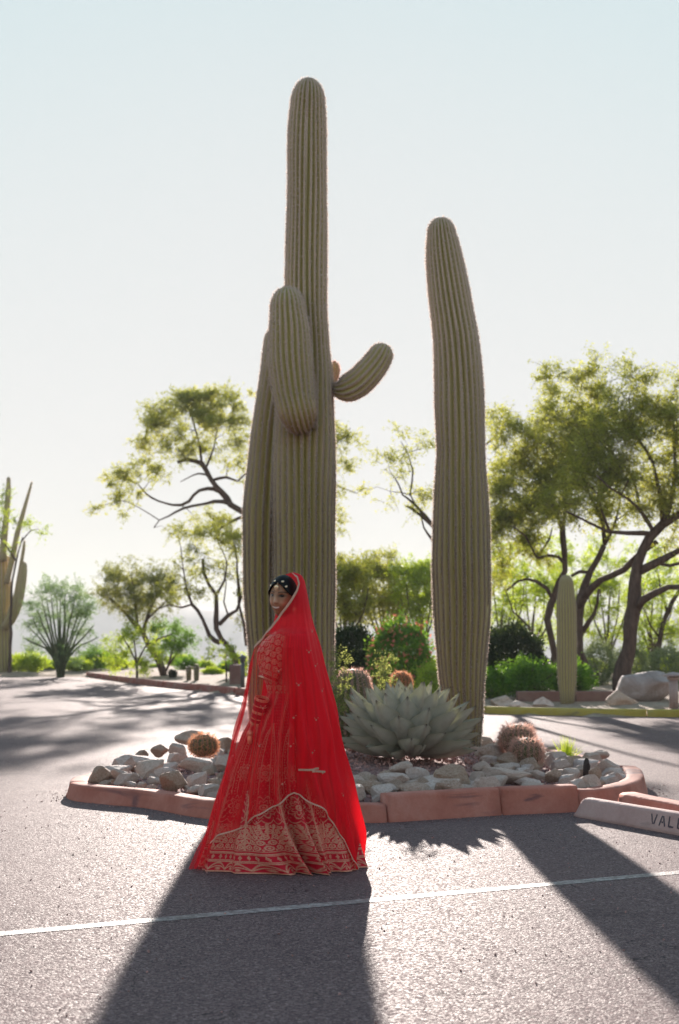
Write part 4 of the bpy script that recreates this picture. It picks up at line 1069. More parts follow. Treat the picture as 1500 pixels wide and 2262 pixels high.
tree('mesquite_tree', 'smaller dark-stemmed mesquite at the right edge beyond the boulder', 37,
     [([(1450, 1530), (1452, 1446), (1458, 1410), (1462, 1380), (1474, 1350), (1500, 1310), (1530, 1280)], 7, 4), ([(1474, 1350), (1460, 1310), (1455, 1270)], 3, 1), ([(1458, 1410), (1435, 1380), (1425, 1350)], 2.5, 1)],
     [(1460, 1350, 50, 40, .6), (1430, 1400, 50, 30, .7), (1500, 1400, 40, 40, .9), (1500, 1260, 50, 40, .5), (1430, 1290, 30, 30, .5)], seed=34, leaf='leaf_lime', clump=.36, ll=.08)
j = 0
for (cx, D, lab) in [(1110, 43, 'thin bright green tree seen just right of the leaning saguaro'), (1180, 45, 'bright green tree in the gap behind the hooked branch'), (1270, 47, 'bright green tree far behind the small saguaro'), (1345, 44, 'bright green tree between the two thick right trunks'), (1440, 46, 'bright green tree far behind the boulder')]:
    L_ = [([(cx, 1500), (cx + 4, 1440), (cx - 3, 1400), (cx, 1350), (cx + 5, 1300)], 4, 1.5)]
    rt = np.random.default_rng(80 + j)
    for a in (-1, -.4, .5, 1):
        L_.append(([(cx, 1450), (cx + a * 20, 1400), (cx + a * 40, 1350 + rt.uniform(-15, 15)), (cx + a * 48, 1290)], 2.6, .9))
    tree('bushy_tree', lab, D, L_, [(cx, 1270, 55, 40, .75), (cx + rt.uniform(-10, 10), 1330, 52, 40, .8), (cx, 1395, 50, 32, .6), (cx, 1215, 40, 30, .5)], seed=81 + j, leaf='leaf_lime', dens=1.5, clump=.38, ll=.09, lw=.034, group='bright trees behind the right bed'); j += 1
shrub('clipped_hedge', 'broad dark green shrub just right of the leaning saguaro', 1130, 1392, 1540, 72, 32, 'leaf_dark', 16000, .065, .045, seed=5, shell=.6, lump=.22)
shrub('leafy_shrub', 'sunlit green leafy bush left of the small saguaro', 1165, 1458, 1545, 62, 29.2, 'leaf_green', 7500, .06, .034, seed=6, lump=.3, shell=.4)
shrub('leafy_shrub', 'low green bush touching the leaning saguaro above the tan rock', 1090, 1478, 1545, 34, 28.6, 'leaf_green', 3500, .06, .034, seed=7, lump=.3, shell=.4)
shrub('leafy_shrub', 'green bush directly behind the small saguaro', 1262, 1462, 1545, 48, 29.4, 'leaf_green', 6000, .06, .034, seed=8, lump=.25, shell=.4)
shrub('grey_shrub', 'grey-green rounded shrub between the small saguaro and the boulder', 1325, 1420, 1545, 38, 36, 'leaf_grey', 5000, .06, .03, seed=9, shell=.6)
shrub('grey_shrub', 'grey-green shrub behind the lamp post at the right edge', 1478, 1432, 1545, 46, 35, 'leaf_grey', 6000, .06, .03, seed=10, shell=.6)
shrub('grey_shrub', 'dim grey shrub behind the thick brown trunk', 1395, 1430, 1545, 40, 37, 'leaf_grey', 5000, .06, .03, seed=12, shell=.6)
shrub('small_cactus_clump', 'small dark clump on the bare bed under the pale lime bush', 381, 1480, 1500, 9, 45, 'leaf_dark', 700, .06, .03, seed=13, shell=.5)
for i, (cx, tp, D, lb) in enumerate([(417, 1470, 43, 'stubby dark cactus on the mulch bed, left of its taller neighbour'), (434, 1467, 42.5, 'upright dark cactus on the mulch bed behind the red kerb')]):
    b = pp(cx, 1495, D); c0 = empty('stub_cactus', (b.x, D, float(terr(b.x, D))), lb, 'cactus')
    P = [Vector((b.x, D, float(terr(b.x, D)) - .02)), pp(cx, 1490, D), pp(cx, tp + 8, D)]; R = [5 * D / FPX, 6 * D / FPX, 6 * D / FPX]
    dome(P, R, pp(cx, tp, D)); add_stem(c0, 'stem', P, R, 10, seed=70 + i, sp=.08, sl=.04, width=.01, n_sp=4, ang=5, step=.06, mat='barrel', pad=False)

# low wall, rocks, boulder and lamp in the right bed
def wall(name, x0, x1, D, h, label, m):
    zb = float(terr((x0 + x1) / 2, D)) - .1; root = empty(name, ((x0 + x1) / 2, D, zb + .1), label, 'wall')
    k = x0
    while k < x1 - .1:
        e = min(x1, k + 1.15); V, F = box(k + .006, e - .006, D, D + .2, zb, zb + .1 + h + .01 * math.sin(k * 5))
        o = mk('block', V, F, m, parent=root, smooth=False)
        bv = o.modifiers.new('b', 'BEVEL'); bv.width = .015; bv.segments = 2; k = e
wall('retaining_wall', pp(1142, 1500, 27.9).x, pp(1375, 1500, 27.9).x, 27.95, .20, 'low reddish retaining wall behind the small saguaro', M['wall'])
def boulder(name, cx, top, bot, hw, D, seed, label, m, dep=.8, cat='rock'):
    V, F = rock_mesh(seed, 4, 10); b = pp(cx, bot, D); zt = pp(cx, top, D).z; s = hw * D / FPX; z0 = float(terr(b.x, D)); h = zt - z0 + .12
    V = V.copy(); f_ = 1 - .38 * np.clip(V[:, 2], -.6, 1); V[:, 0] = V[:, 0] * f_ + .12 * V[:, 2]; V[:, 1] *= f_; V[:, 0] /= np.abs(V[:, 0]).max()
    W = V * np.array([s, s * dep, h / 2]) + np.array([b.x, D, z0 - .12 + h / 2])
    return tag(mk(name, W, F, m, loc=(b.x, D, z0)), label, cat)
boulder('boulder', 1420, 1466, 1566, 68, 28.0, 201, 'huge blue-grey boulder at the right edge under the trees', M['boulder'])
boulder('boulder', 1372, 1523, 1568, 38, 26.6, 205, 'brown lower boulder leaning on the left foot of the huge one', M['rock_tan'])
boulder('rock', 1108, 1533, 1560, 34, 27.3, 203, 'tan rock behind the yellow kerb nearest to the leaning saguaro', M['rock_tan'])
boulder('rock', 1148, 1546, 1566, 31, 26.6, 204, 'flat pale rock behind the yellow kerb, lowest of the three', M['rock'])
boulder('rock', 1200, 1536, 1563, 25, 27.0, 206, 'pale rock behind the yellow kerb nearest to the small saguaro', M['rock'])
def bollard(cx, top, bot, hw, D, label, col):
    m = mat_simple('painted_metal_' + str(cx), col, .5, .4); b = pp(cx, bot, D); z0 = float(terr(b.x, D)); s = D / FPX; zt = pp(cx, top, D).z
    root = empty('path_light', (b.x, D, z0), label, 'lamp')
    def lathe(nm, prof, k=20):
        th = np.linspace(0, 2 * PI, k, endpoint=False); V = [(b.x + r * math.cos(t), D + r * math.sin(t), z) for r, z in prof for t in th]
        mk(nm, V, grid_faces(k, len(prof), True), m, parent=root)
    r = hw * s; h = zt - z0
    lathe('post', [(0, z0), (r * .45, z0), (r * .45, z0 + h * .8), (0, z0 + h * .8)])
    lathe('collar', [(r * .45, z0 + h * .78), (r * .62, z0 + h * .80), (r * .62, z0 + h * .86), (r * .3, z0 + h * .88)])
    lathe('cap', [(0, z0 + h * .87), (r * 1.0, z0 + h * .88), (r * 1.05, z0 + h * .9), (r * .5, z0 + h * .97), (0, z0 + h)])
bollard(1489, 1484, 1568, 22, 25.6, 'pinkish path light with a mushroom cap in front of the huge boulder', (.35, .25, .24))
bollard(536, 1446, 1530, 10, 36.5, 'dark slim path light behind the red kerb', (.10, .09, .09))
V, F = box(pp(520, 1480, 38).x - .16, pp(520, 1480, 38).x + .16, 38, 38.3, float(terr(-2.8, 38)) - .05, pp(520, 1468, 38).z)
ub = tag(mk('utility_box', V, F, M['wall'], smooth=False, loc=(pp(520, 1480, 38).x, 38.15, float(terr(-2.8, 38)))), 'small brown utility box beside the dark slim path light', 'box')
bv = ub.modifiers.new('b', 'BEVEL'); bv.width = .03; bv.segments = 3
# pale stones on the mulch behind the red kerb
for i in range(16):
    cx = rng.uniform(400, 530); D = np.interp(cx, [400, 530], [42, 36]) + rng.uniform(0, 2)
# grass tuft and fine weeds in the island
def grass_tuft():
    r = np.random.default_rng(77); b = gp(1252, 1672, .2); c = np.array([b.x, b.y, mz(b.x, b.y)])
    root = empty('grass_tuft', c, 'bright lime grass tuft between the pale rocks at the right of the island', 'grass'); bl = []
    for k in range(170):
        a = r.uniform(0, 2 * PI); lean = abs(r.normal()) * .35; L = r.uniform(.17, .31); w = .0028
        d = np.array([math.cos(a) * lean, math.sin(a) * lean, 1.0]); d /= np.linalg.norm(d); o = c + np.array([r.normal() * .025, r.normal() * .025, 0])
        s = np.cross(d, r.normal(size=3)); s /= np.linalg.norm(s); m = o + d * L * .55; e = o + d * L + np.array([math.cos(a), math.sin(a), -.4]) * lean * L * .35
        bl.append((np.array([o - s * w, o + s * w, m + s * w * .8, m - s * w * .8, e + s * w * .2, e - s * w * .2]), np.array([(0, 1, 2, 3), (3, 2, 4, 5)])))
    V, F = cat_meshes(bl); mk('blades', V, F, M['leaf_lime'], parent=root, smooth=False, attrs={'tint': r.uniform(.5, 1, len(V))})['kind'] = 'stuff'
grass_tuft()
M['leaf_weed'] = mat_leaf('weed_leaves', (.12, .14, .05), (.20, .22, .09), (.32, .33, .17), .5, (1.5, 1.5, .8))
def weed(cx, base, pts, seed, label, D):
    r = np.random.default_rng(seed); b = pp(cx, base, D)
    root = empty('feathery_weed', (b.x, D, mz(b.x, D)), label, 'plant'); tb, B, Dv = [], [], []
    for (ex, ey) in pts:
        s = pp(cx + r.uniform(-10, 10), base, D - .05); e = pp(ex, ey, D - .2 + r.normal() * .12)
        m = (s + e) / 2 + Vector((r.normal() * .04, r.normal() * .05, .06)); Q, rr = smoothpath([s, m, e], [.004, .003, .0015], .03); tb.append(tube(Q, rr, 4))
        for k in range(int(len(Q) * .3), len(Q)):
            for _ in range(1):
                dv = unit(r.normal(size=3) + np.array([0, -.3, .4])); q = Q[k]; Lb = r.uniform(.05, .12)
                tb.append(tube(np.array([q, q + dv * Lb * .5, q + dv * Lb]), [.0016, .0014, .001], 3))
                for t in np.linspace(.2, 1, 5):
                    for sg in (-1, 1):
                        sd2 = np.cross(dv, [0, 1, .3]); B.append(q + dv * Lb * t); Dv.append(sd2 * sg + dv * .6 + r.normal(size=3) * .2)
    V, F = cat_meshes(tb); mk('stems', V, F, M['leaf_weed'], parent=root, smooth=False, attrs={'tint': np.full(len(V), .3)})
    V, F = leaf_quads(np.array(B), np.array(Dv), .03, .010, r); mk('leaves', V, F, M['leaf_weed'], parent=root, smooth=False, attrs={'tint': np.repeat(r.random(len(B)), 4)})['kind'] = 'stuff'
weed(752, 1640, [(745, 1455), (765, 1440), (735, 1480), (735, 1560), (738, 1440), (728, 1540)], 3, 'feathery pale green weed sprawling over the barrel cactus', 13.45)
weed(850, 1640, [(843, 1470), (858, 1440), (868, 1455), (838, 1452), (850, 1485)], 4, 'single feathery weed sprig rising behind the agave', 13.3)
# ------------------------------------------------------------------ the woman in red
D0 = gp(615, 1930).y + .2; PM = D0 / FPX                 # metres per photo pixel at her distance
WB = Vector((pp(615, 1918, D0).x, D0, 0))
woman = empty('person', WB, 'woman in a red embroidered bridal dress and long sheer red veil, glancing back', 'person')
def Wp(px, py, dy=0.0): 
    p = pp(px, py, D0); return Vector((p.x, D0 + dy, p.z))
def rowz(py): return pp(600, py, D0).z
# --- body: one skinned graph, head and hand included
def mat_skin():
    m, nt, out = newmat('skin'); g = N(nt); c = g.attr('col', 'Color')
    n = g.bsdf(c, .5, .35); 
    for nd in nt.nodes:
        if nd.type == 'BSDF_PRINCIPLED': nd.inputs['Subsurface Weight'].default_value = .12; nd.inputs['Subsurface Radius'].default_value = (.01, .004, .002)
    g.link(n, out.inputs[0]); return m
M['skin'] = mat_skin()
J = []; E_ = []; RJ = []
def jn(p, r, par=None):
    p = Vector(p); p.z = max(p.z, r * .9); J.append(p); RJ.append(r)
    if par is not None: E_.append((par, len(J) - 1))
    return len(J) - 1
pel = jn(Wp(638, 1575), .135); wst = jn(Wp(636, 1515), .105, pel); che = jn(Wp(627, 1445), .115, wst); upc = jn(Wp(628, 1410), .09, che); nk = jn(Wp(636, 1390), .05, upc); nk2 = jn(Wp(634, 1362), .046, nk); jn(Wp(631, 1335), .05, nk2)
def arm(sh, el, wr, hd, fing, upc=upc):
    a = jn(sh, .055, upc); b = jn(sh.lerp(el, .5), .046, a); c = jn(el, .037, b); d = jn(el.lerp(wr, .5), .032, c); e = jn(wr, .022, d)
    ax = (hd - wr).normalized(); side = Vector((0, 1, 0)).cross(ax).normalized(); sp = Vector((0, 1, 0))
    f = jn(wr + ax * .035, .027, e); h_ = jn(wr + ax * .07, .026, f)
    for k, (off, L) in enumerate(((-.030, .066), (-.010, .078), (.011, .072), (.029, .056))):
        b0 = wr + ax * .085 + sp * off
        q0 = jn(b0, .010, h_); q1 = jn(b0 + ax * L * .45 + side * .004, .0085, q0); q2 = jn(b0 + ax * L * .8 + side * .014, .0078, q1); jn(b0 + ax * L + side * .026, .0065, q2)
    t0 = jn(wr + ax * .035 + side * .022 + sp * -.02, .0125, f); t1 = jn(t0 and (wr + ax * .062 + side * .040 + sp * -.025), .011, t0); jn(wr + ax * .09 + side * .048 + sp * -.022, .009, t1)
arm(Wp(630, 1411, -.155), Wp(590, 1508, -.175), Wp(568, 1598, -.11), Wp(560, 1642, -.10), True)
arm(Wp(616, 1409, .155), Wp(588, 1505, .14), Wp(575, 1590, .06), Wp(568, 1632, .03), True)
for sg in (-1, 1):
    h1 = jn(Wp(636, 1610, .085 * sg), .095, pel); k1 = jn(Wp(630, 1745, .08 * sg), .06, h1); c1 = jn(Wp(634, 1810, .08 * sg), .055, k1); a1 = jn(Wp(634, 1900, .08 * sg), .036, c1)
    f1 = jn(Wp(622, 1921, .085 * sg), .034, a1); jn(Wp(585, 1926, .095 * sg), .024, f1)
me = bpy.data.meshes.new('body'); me.from_pydata([list(p) for p in J], E_, []); me.update()
bo = bpy.data.objects.new('body', me); COL.objects.link(bo)
sk = bo.modifiers.new('s', 'SKIN'); sk.use_smooth_shade = True
for i, v in enumerate(me.skin_vertices[0].data): v.radius = (RJ[i], RJ[i] * (1.0 if i > 3 else 1.15)); v.use_root = (i == 0)
ss_ = bo.modifiers.new('u', 'SUBSURF'); ss_.levels = 2
dg = bpy.context.evaluated_depsgraph_get(); bm_ = bpy.data.meshes.new_from_object(bo.evaluated_get(dg))
bpy.data.objects.remove(bo)
bV = np.array([v.co[:] for v in bm_.vertices]); bF = [tuple(p.vertices) for p in bm_.polygons]
# head
HC = np.array(Wp(625, 1319)); YAW = math.radians(24); ROLL = math.radians(5)
fw = np.array([-math.sin(YAW), -math.cos(YAW), 0]); rt_ = np.array([-math.cos(YAW), math.sin(YAW), 0])  # her right hand side is image left
up_ = np.array([0, 0, 1.0])
rt_, up_ = rt_ * math.cos(ROLL) + up_ * math.sin(ROLL) * 1, up_ * math.cos(ROLL) - rt_ * math.sin(ROLL)
fw = fw * math.cos(.06) - up_ * math.sin(.06); up_ = np.cross(rt_, fw); up_ = up_ if up_[2] > 0 else -up_
def head_pt(x, y, z): return HC + rt_ * x + fw * y + up_ * z
def ga(x, z, cx, cz, sx, sz): return np.exp(-((x - cx) / sx) ** 2 - ((z - cz) / sz) ** 2)
def face(X, Y, Z):
    """local head coordinates -> displaced"""
    jaw = np.clip(-Z / .118, 0, 1)
    X2 = X * (1 - .36 * jaw ** 1.6) * (1 - .06 * np.clip(Z / .118, 0, 1)); Y2 = np.where(Y > 0, Y * (1 - .05 * jaw), Y * (1 - .3 * jaw))
    Y2 = Y2 + .008 * jaw
    f = np.clip(Y / .05, 0, 1)
    d = .019 * ga(X, Z, 0, -.026, .0095, .014) + .009 * ga(X, Z, 0, -.002, .008, .024) + .006 * (ga(X, Z, .012, -.030, .006, .007) + ga(X, Z, -.012, -.030, .006, .007))
    d = d - .0085 * (ga(X, Z, .031, .011, .015, .011) + ga(X, Z, -.031, .011, .015, .011)) + .0035 * (ga(X, Z, .03, .033, .02, .008) + ga(X, Z, -.03, .033, .02, .008))
    d = d + .0045 * ga(X, Z, 0, -.052, .024, .006) + .005 * ga(X, Z, 0, -.0665, .02, .006) - .003 * ga(X, Z, 0, -.0595, .024, .003) + .009 * ga(X, Z, 0, -.095, .018, .014)
    d = d + .006 * (ga(X, Z, .042, -.034, .017, .017) + ga(X, Z, -.042, -.034, .017, .017)) - .002 * (ga(X, Z, .031, -.052, .004, .012) + ga(X, Z, -.031, -.052, .004, .012))
    return X2, Y2 + d * f, Z
nu, nv_ = 150, 110
th = np.linspace(0, 2 * PI, nu, endpoint=False); ph = np.linspace(.02, PI - .02, nv_)
TH, PH = np.meshgrid(th, ph)
X, Y, Z = face(.072 * np.sin(PH) * np.cos(TH), .094 * np.sin(PH) * np.sin(TH), .116 * np.cos(PH))
hV = (HC + X[..., None] * rt_ + Y[..., None] * fw + Z[..., None] * up_).reshape(-1, 3)
hF = [tuple(f) for f in grid_faces(nu, nv_, True)] + [tuple(range(nu))[::-1], tuple((nv_ - 1) * nu + i for i in range(nu))]
n0 = len(bV); allV = np.vstack([bV, hV]); allF = bF + [tuple(i + n0 for i in f) for f in hF]
me = bpy.data.meshes.new('t'); me.from_pydata(allV.tolist(), [], allF); me.update()
to = bpy.data.objects.new('t', me); COL.objects.link(to)
rm = to.modifiers.new('r', 'REMESH'); rm.mode = 'VOXEL'; rm.voxel_size = .0036
dg = bpy.context.evaluated_depsgraph_get(); em = bpy.data.meshes.new_from_object(to.evaluated_get(dg)); bpy.data.objects.remove(to)
_b = bmesh.new(); _b.from_mesh(em); _b.verts.ensure_lookup_table(); _seen = np.zeros(len(_b.verts), bool); _best = []
for _v in _b.verts:
    if _seen[_v.index]: continue
    _st = [_v]; _seen[_v.index] = True; _cm = []
    while _st:
        _q = _st.pop(); _cm.append(_q)
        for _e in _q.link_edges:
            _o = _e.other_vert(_q)
            if not _seen[_o.index]: _seen[_o.index] = True; _st.append(_o)
    if len(_cm) > len(_best): _best = _cm
_keep = {v.index for v in _best}; bmesh.ops.delete(_b, geom=[v for v in _b.verts if v.index not in _keep], context='VERTS'); _b.to_mesh(em); _b.free()
nvb = len(em.vertices); co = np.empty(nvb * 3, np.float32); em.vertices.foreach_get('co', co); co = co.reshape(-1, 3).astype(float)
loc = co - HC; hx, hy, hz = loc @ rt_, loc @ fw, loc @ up_
col = np.tile(np.array([[.33, .155, .085]]), (nvb, 1))
isf = (hy > .02) & (np.abs(hz) < .13) & (np.abs(hx) < .09)
def paint(mask, c, a=1.0):
    global col
    w = np.clip(mask, 0, 1)[:, None] * a * isf[:, None]; col = col * (1 - w) + np.array(c)[None] * w
paint(ga(hx, hz, .040, -.030, .018, .016) + ga(hx, hz, -.040, -.030, .018, .016), (.78, .36, .25), .5)
paint(ga(hx, hz, 0, -.02, .010, .03), (.80, .52, .37), .5)
for sg in (-1, 1):
    br = np.exp(-((hz - (.034 - 7.0 * (np.abs(hx) - .032) ** 2 * 1.6 + (np.abs(hx) - .03) * .06)) / .0028) ** 2) * (np.abs(hx) > .012) * (np.abs(hx) < .052) * (hx * sg > 0)
    paint(1.3 * br, (.02, .01, .008), 1)
    paint(1.4 * ga(hx, hz, .031 * sg, .0125, .0175, .0085), (.02, .008, .008), .95)
lip = np.exp(-((hz - (-.0590 + 9.0 * hx ** 2)) / (.0096 * np.clip(1 - (hx / .028) ** 2, .02, 1))) ** 4) * (np.abs(hx) < .028)
paint(lip, (.34, .05, .05), .9)
pal = np.array(Wp(556, 1640, -.10)); hnd = np.exp(-(np.linalg.norm(co - pal, axis=1) / .07) ** 2)
col = col * (1 - .6 * hnd[:, None]) + np.array([.16, .035, .02]) * .6 * hnd[:, None]       # henna
em.name = 'body'; em.materials.clear(); em.materials.append(M['skin'])
em.vertices.foreach_set('co', (co - np.array(WB)).astype(np.float32).ravel()); em.update(); em.shade_smooth()
a_ = em.attributes.new('col', 'FLOAT_COLOR', 'POINT'); a_.data.foreach_set('color', np.hstack([col, np.ones((nvb, 1))]).astype(np.float32).ravel())
bo = bpy.data.objects.new('body', em); COL.objects.link(bo); bo.parent = woman
# eyes, teeth
M['eye'] = mat_simple('eye_white', (.62, .58, .55), .2, .5, var=.02); M['iris'] = mat_simple('dark_iris', (.02, .01, .007), .1, .6, var=.02); M['teeth'] = mat_simple('teeth', (.78, .74, .68), .3, .4, var=.02)
iv, if_ = ico(3)
for sg in (-1, 1):
    x_, z_ = .031 * sg, .0105; yy = float(face(np.array([x_]), np.array([.094 * math.sqrt(1 - (x_ / .072) ** 2 - (z_ / .116) ** 2)]), np.array([z_]))[1][0])
    c = head_pt(x_ * .97, yy - .0065, z_); e = mk('eye', iv * .0090 + c, if_, M['eye'], parent=woman)
    look = unit(np.array([0, 0, H]) - c)
    mk('iris', iv * .0072 + c + look * .0052, if_, M['iris'], parent=e)
xs_ = np.linspace(-.0225, .0225, 25); V = []
for x_ in xs_:
    zc = -.0580 + 10.0 * x_ ** 2; hh = .0054 * math.sqrt(max(.04, 1 - (x_ / .0245) ** 2))
    for zz in (zc - hh, zc + hh):
        yb = float(face(np.array([x_]), np.array([.094 * math.sqrt(max(.01, 1 - (x_ / .072) ** 2 - (zz / .116) ** 2))]), np.array([zz]))[1][0])
        V.append(head_pt(x_, yb + .0030, zz))
mk('teeth', np.array(V), np.array([(2 * k, 2 * k + 2, 2 * k + 3, 2 * k + 1) for k in range(24)]), M['teeth'], parent=woman)
# hair: a close cap parted at the front, with a low bun under the veil
M['hair'] = mat_simple('black_hair', (.008, .006, .006), .5, .15, var=.5, scale=90)
X, Y, Z = .0785 * np.sin(PH) * np.cos(TH), .099 * np.sin(PH) * np.sin(TH), .119 * np.cos(PH)
keep = (Z > .060 + .018 * (1 - np.minimum(1, np.abs(X) / .03)) - np.clip(np.abs(X) - .03, 0, 1) * 1.25) | (Y < .022 + .30 * np.clip(Z - .0, -.05, .05) - .0)
jaw = np.clip(-Z / .118, 0, 1); X = X * (1 - .3 * jaw); Z = Z + .006
stn = .0012 * np.sin(TH * 60)
hvv = (HC + (X * (1 + stn))[..., None] * rt_ + (Y * (1 - .0 * jaw))[..., None] * fw + Z[..., None] * up_).reshape(-1, 3)
gf = grid_faces(nu, nv_, True); kf = keep.ravel(); gf = gf[kf[gf].all(1)]
hv_ = mk('hair', hvv, gf, M['hair'], parent=woman)
so = hv_.modifiers.new('t', 'SOLIDIFY'); so.thickness = .006; so.offset = -1
mk('bun', iv * np.array([.05, .045, .05]) + head_pt(0, -.115, -.035), if_, M['hair'], parent=hv_)
# jewellery
M['gold'] = mat_simple('gold_jewellery', (.85, .60, .38), .3, .5, metal=.6, var=.2, scale=300)
def on_head(x, z, out_=.0):      # point on the hair/forehead surface
    y = .101 * math.sqrt(max(.0, 1 - (x / .0795) ** 2 - ((z - .006) / .12) ** 2)); return head_pt(x, y + out_, z)
tk = empty('head_jewel', Vector(on_head(0, .08)) - WB, parent=woman)
iv2, if2 = ico(2)
def flat_disc(c, nrm, r0, r1, k=20):
    nrm = unit(nrm); a = unit(np.cross(nrm, [0.1, 0, 1])); b = np.cross(nrm, a); th = np.linspace(0, 2 * PI, k, endpoint=False)
    P = np.array([[c + (np.cos(t) * a + np.sin(t) * b) * r + nrm * h for t in th] for r, h in ((r1, -.001), (r1, .0015), (r0, .003), (.0005, .003))]); return P.reshape(-1, 3), grid_faces(k, 4, True)
pcs = []
c = on_head(0, .060, .002); pcs.append(flat_disc(c, fw, .010, .0135)); pcs.append(flat_disc(c + fw * .002, fw, .003, .0045))
for k in range(-4, 5):
    a = -PI / 2 + k * .26; pcs.append((iv2 * .0019 + c + (rt_ * math.cos(a) + up_ * math.sin(a)) * .0165, if2))
for k in range(7): pcs.append((iv2 * .0026 + on_head(0, .074 + k * .0052, .001), if2))
for sg in (-1, 1):
    for k in range(1, 17):
        x_ = sg * k * .0047; z_ = .104 - .0105 * (k / 5.2) ** 1.9
        if 1 - (x_ / .0795) ** 2 - ((z_ - .006) / .12) ** 2 < .0: continue
        p = on_head(x_, z_, .001); pcs.append((iv2 * (.0025 if k % 5 else .0036) + p, if2))
        if k in (5, 10): pcs.append(flat_disc(p + unit(p - HC) * .002, p - HC, .006, .0095, 14))
V, F = [], []
for a, b in pcs:
    n0 = len(V); V += [list(q) for q in a]; F += [tuple(int(i) + n0 for i in f) for f in b]
tkm = mk('beads', np.array(V), F, M['gold'], parent=tk); tkm['kind'] = 'stuff'
def lathe_w(name, top, prof, m, parent, k=18):
    th = np.linspace(0, 2 * PI, k, endpoint=False); V = [(top[0] + r * math.cos(t), top[1] + r * math.sin(t), top[2] + z) for r, z in prof for t in th]
    return mk(name, V, grid_faces(k, len(prof), True), m, parent=parent)
ear = Vector(head_pt(-.070, -.012, -.028))
lathe_w('earring', ear, [(.001, 0), (.006, -.004), (.007, -.012), (.003, -.018), (.003, -.022), (.010, -.027), (.0145, -.038), (.016, -.05), (.014, -.0505), (.004, -.052), (.003, -.06), (.0005, -.064)], M['gold'], woman)

# --- embroidered cloth
def hexd(u, v, s):
    """distance to the nearest point of a triangular lattice of pitch s"""
    r = s * math.sqrt(3) / 2; best = np.full(u.shape, 9.0)
    j = np.floor(v / r)
    for dj in (0, 1):
        jj = j + dj; off = (jj % 2) * s / 2; i = np.round((u - off) / s)
        best = np.minimum(best, np.hypot(u - (i * s + off), v - jj * r))
    return best
def band(v, c, w): return np.clip(1.5 - np.abs(v - c) / w, 0, 1)
def emb_skirt(p, v, R):
    """p: panel coordinate (integer = seam), v: height above the hem, R: local panel width in metres -> gold mask"""
    f = p - np.floor(p); u = (f - .5) * R; U = p * .185
    m = band(v, .006, .005) + band(v, .062, .0035) + band(v, .070, .002) + band(v, .106, .002) + band(v, .113, .0035) + band(v, .128, .002)
    arc = .020 + .034 * np.abs(np.sin(U / .062 * PI)); m += (v < .062) * (v > .01) * band(v, arc, .0045) + (v < .062) * (v > .01) * band(v, arc * .6 + .004, .003)
    m += (v < .062) * np.clip(1.6 - np.hypot((U / .062 - np.floor(U / .062) - .5) * .062, v - .022) / .007, 0, 1)
    z1 = (v > .073) & (v < .104); m += z1 * (np.abs(((U / .026) % 1) - .5) * .026 * 1.3 + np.abs(v - .088) * .55 < .0085) * .9
    z2 = (v >= .13) & (v < .27); h = hexd(U, v, .034); m += z2 * (np.abs(h - .0105) < .0032) + z2 * (h < .0045); h2 = hexd(U + .017, v + .01, .034); m += z2 * (h2 < .0045) * .8
    fan = np.hypot(u, v - .155); a = np.arctan2(v - .155, u); m += ((v > .16) & (v < .30)) * (fan > .045) * (fan < .125) * (np.sin(a * 26) > .25) * .9
    m += band(v, .30 - .02 * np.abs(np.sin(U / .046 * PI)), .003) * (v < .31)
    # rosette and arches above
    for (cv, rr) in ((.37, .062), (.56, .046)):
        q = np.hypot(u, v - cv); a = np.arctan2(v - cv, u); pet = rr * (.62 + .38 * np.abs(np.cos(a * 5)))
        m += (np.abs(q - pet) < .0042) + (np.abs(q - pet * .62) < .0035) + (np.abs(q - rr * .22) < .004) + (q < rr * .09)
    up2 = np.clip((v - .42) / .4, 0, 1)
    for w_ in (.024, .043, .060):
        wv = w_ * (1 - up2 ** 3 * .9); m += (v > .44) * (v < .84) * (np.abs(np.abs(u) - wv) < .0028) * ((w_ != .043) + (np.sin(v * 420) > 0))
    m += (np.abs(f) < .05) * 0 + (np.minimum(f, 1 - f) * R < .0045) * (v > .13) + ((np.minimum(f, 1 - f) * R > .009) & (np.minimum(f, 1 - f) * R < .0115)) * (v > .3)
    h3 = hexd(U, v, .021); m += (v > .3) * (h3 < .0034) * .55
    z = (v > .3) & (np.abs(u) > .066) ; m += z * (np.sin(v * 150 + np.abs(u) * 160) > .72) * .6
    return np.clip(m, 0, 1)
def mat_cloth(name, red, gold):
    m, nt, out = newmat(name); g = N(nt); co = g.coord(); e = g.attr('emb')
    nz = g.noise(co, 260, 3); n2 = g.noise(co, 12, 4)
    r = g.mix(g.math('MULTIPLY', n2, .5), red, [x * .55 for x in red]); gd = g.mix(nz, [x * .45 for x in gold], [min(1, x * 1.35) for x in gold])
    c = g.mix(g.math('MULTIPLY', e, .9), r, gd); ro = g.mix(e, (.75,) * 3, (.38,) * 3)
    nm = g.bump(g.math('ADD', g.math('MULTIPLY', e, 1.0), g.math('MULTIPLY', nz, .5)), .8, .002)
    g.link(g.bsdf(c, ro, .3, nm), out.inputs[0]); return m
M['skirt'] = mat_cloth('embroidered_red_silk', (.62, .008, .028), (.74, .46, .30))
tabS = np.array([  # photo row, left, right, depth
    (1932, 446, 794, .24), (1915, 448, 792, .24), (1880, 457, 783, .24), (1840, 466, 775, .235), (1800, 476, 766, .23), (1700, 505, 739, .22), (1620, 535, 716, .21), (1575, 560, 703, .20), (1550, 580, 694, .165), (1530, 590, 688, .13)])
def tabf(tab, y, k): return np.interp(y, tab[::-1, 0] if tab[0, 0] > tab[-1, 0] else tab[:, 0], tab[::-1, k] if tab[0, 0] > tab[-1, 0] else tab[:, k])
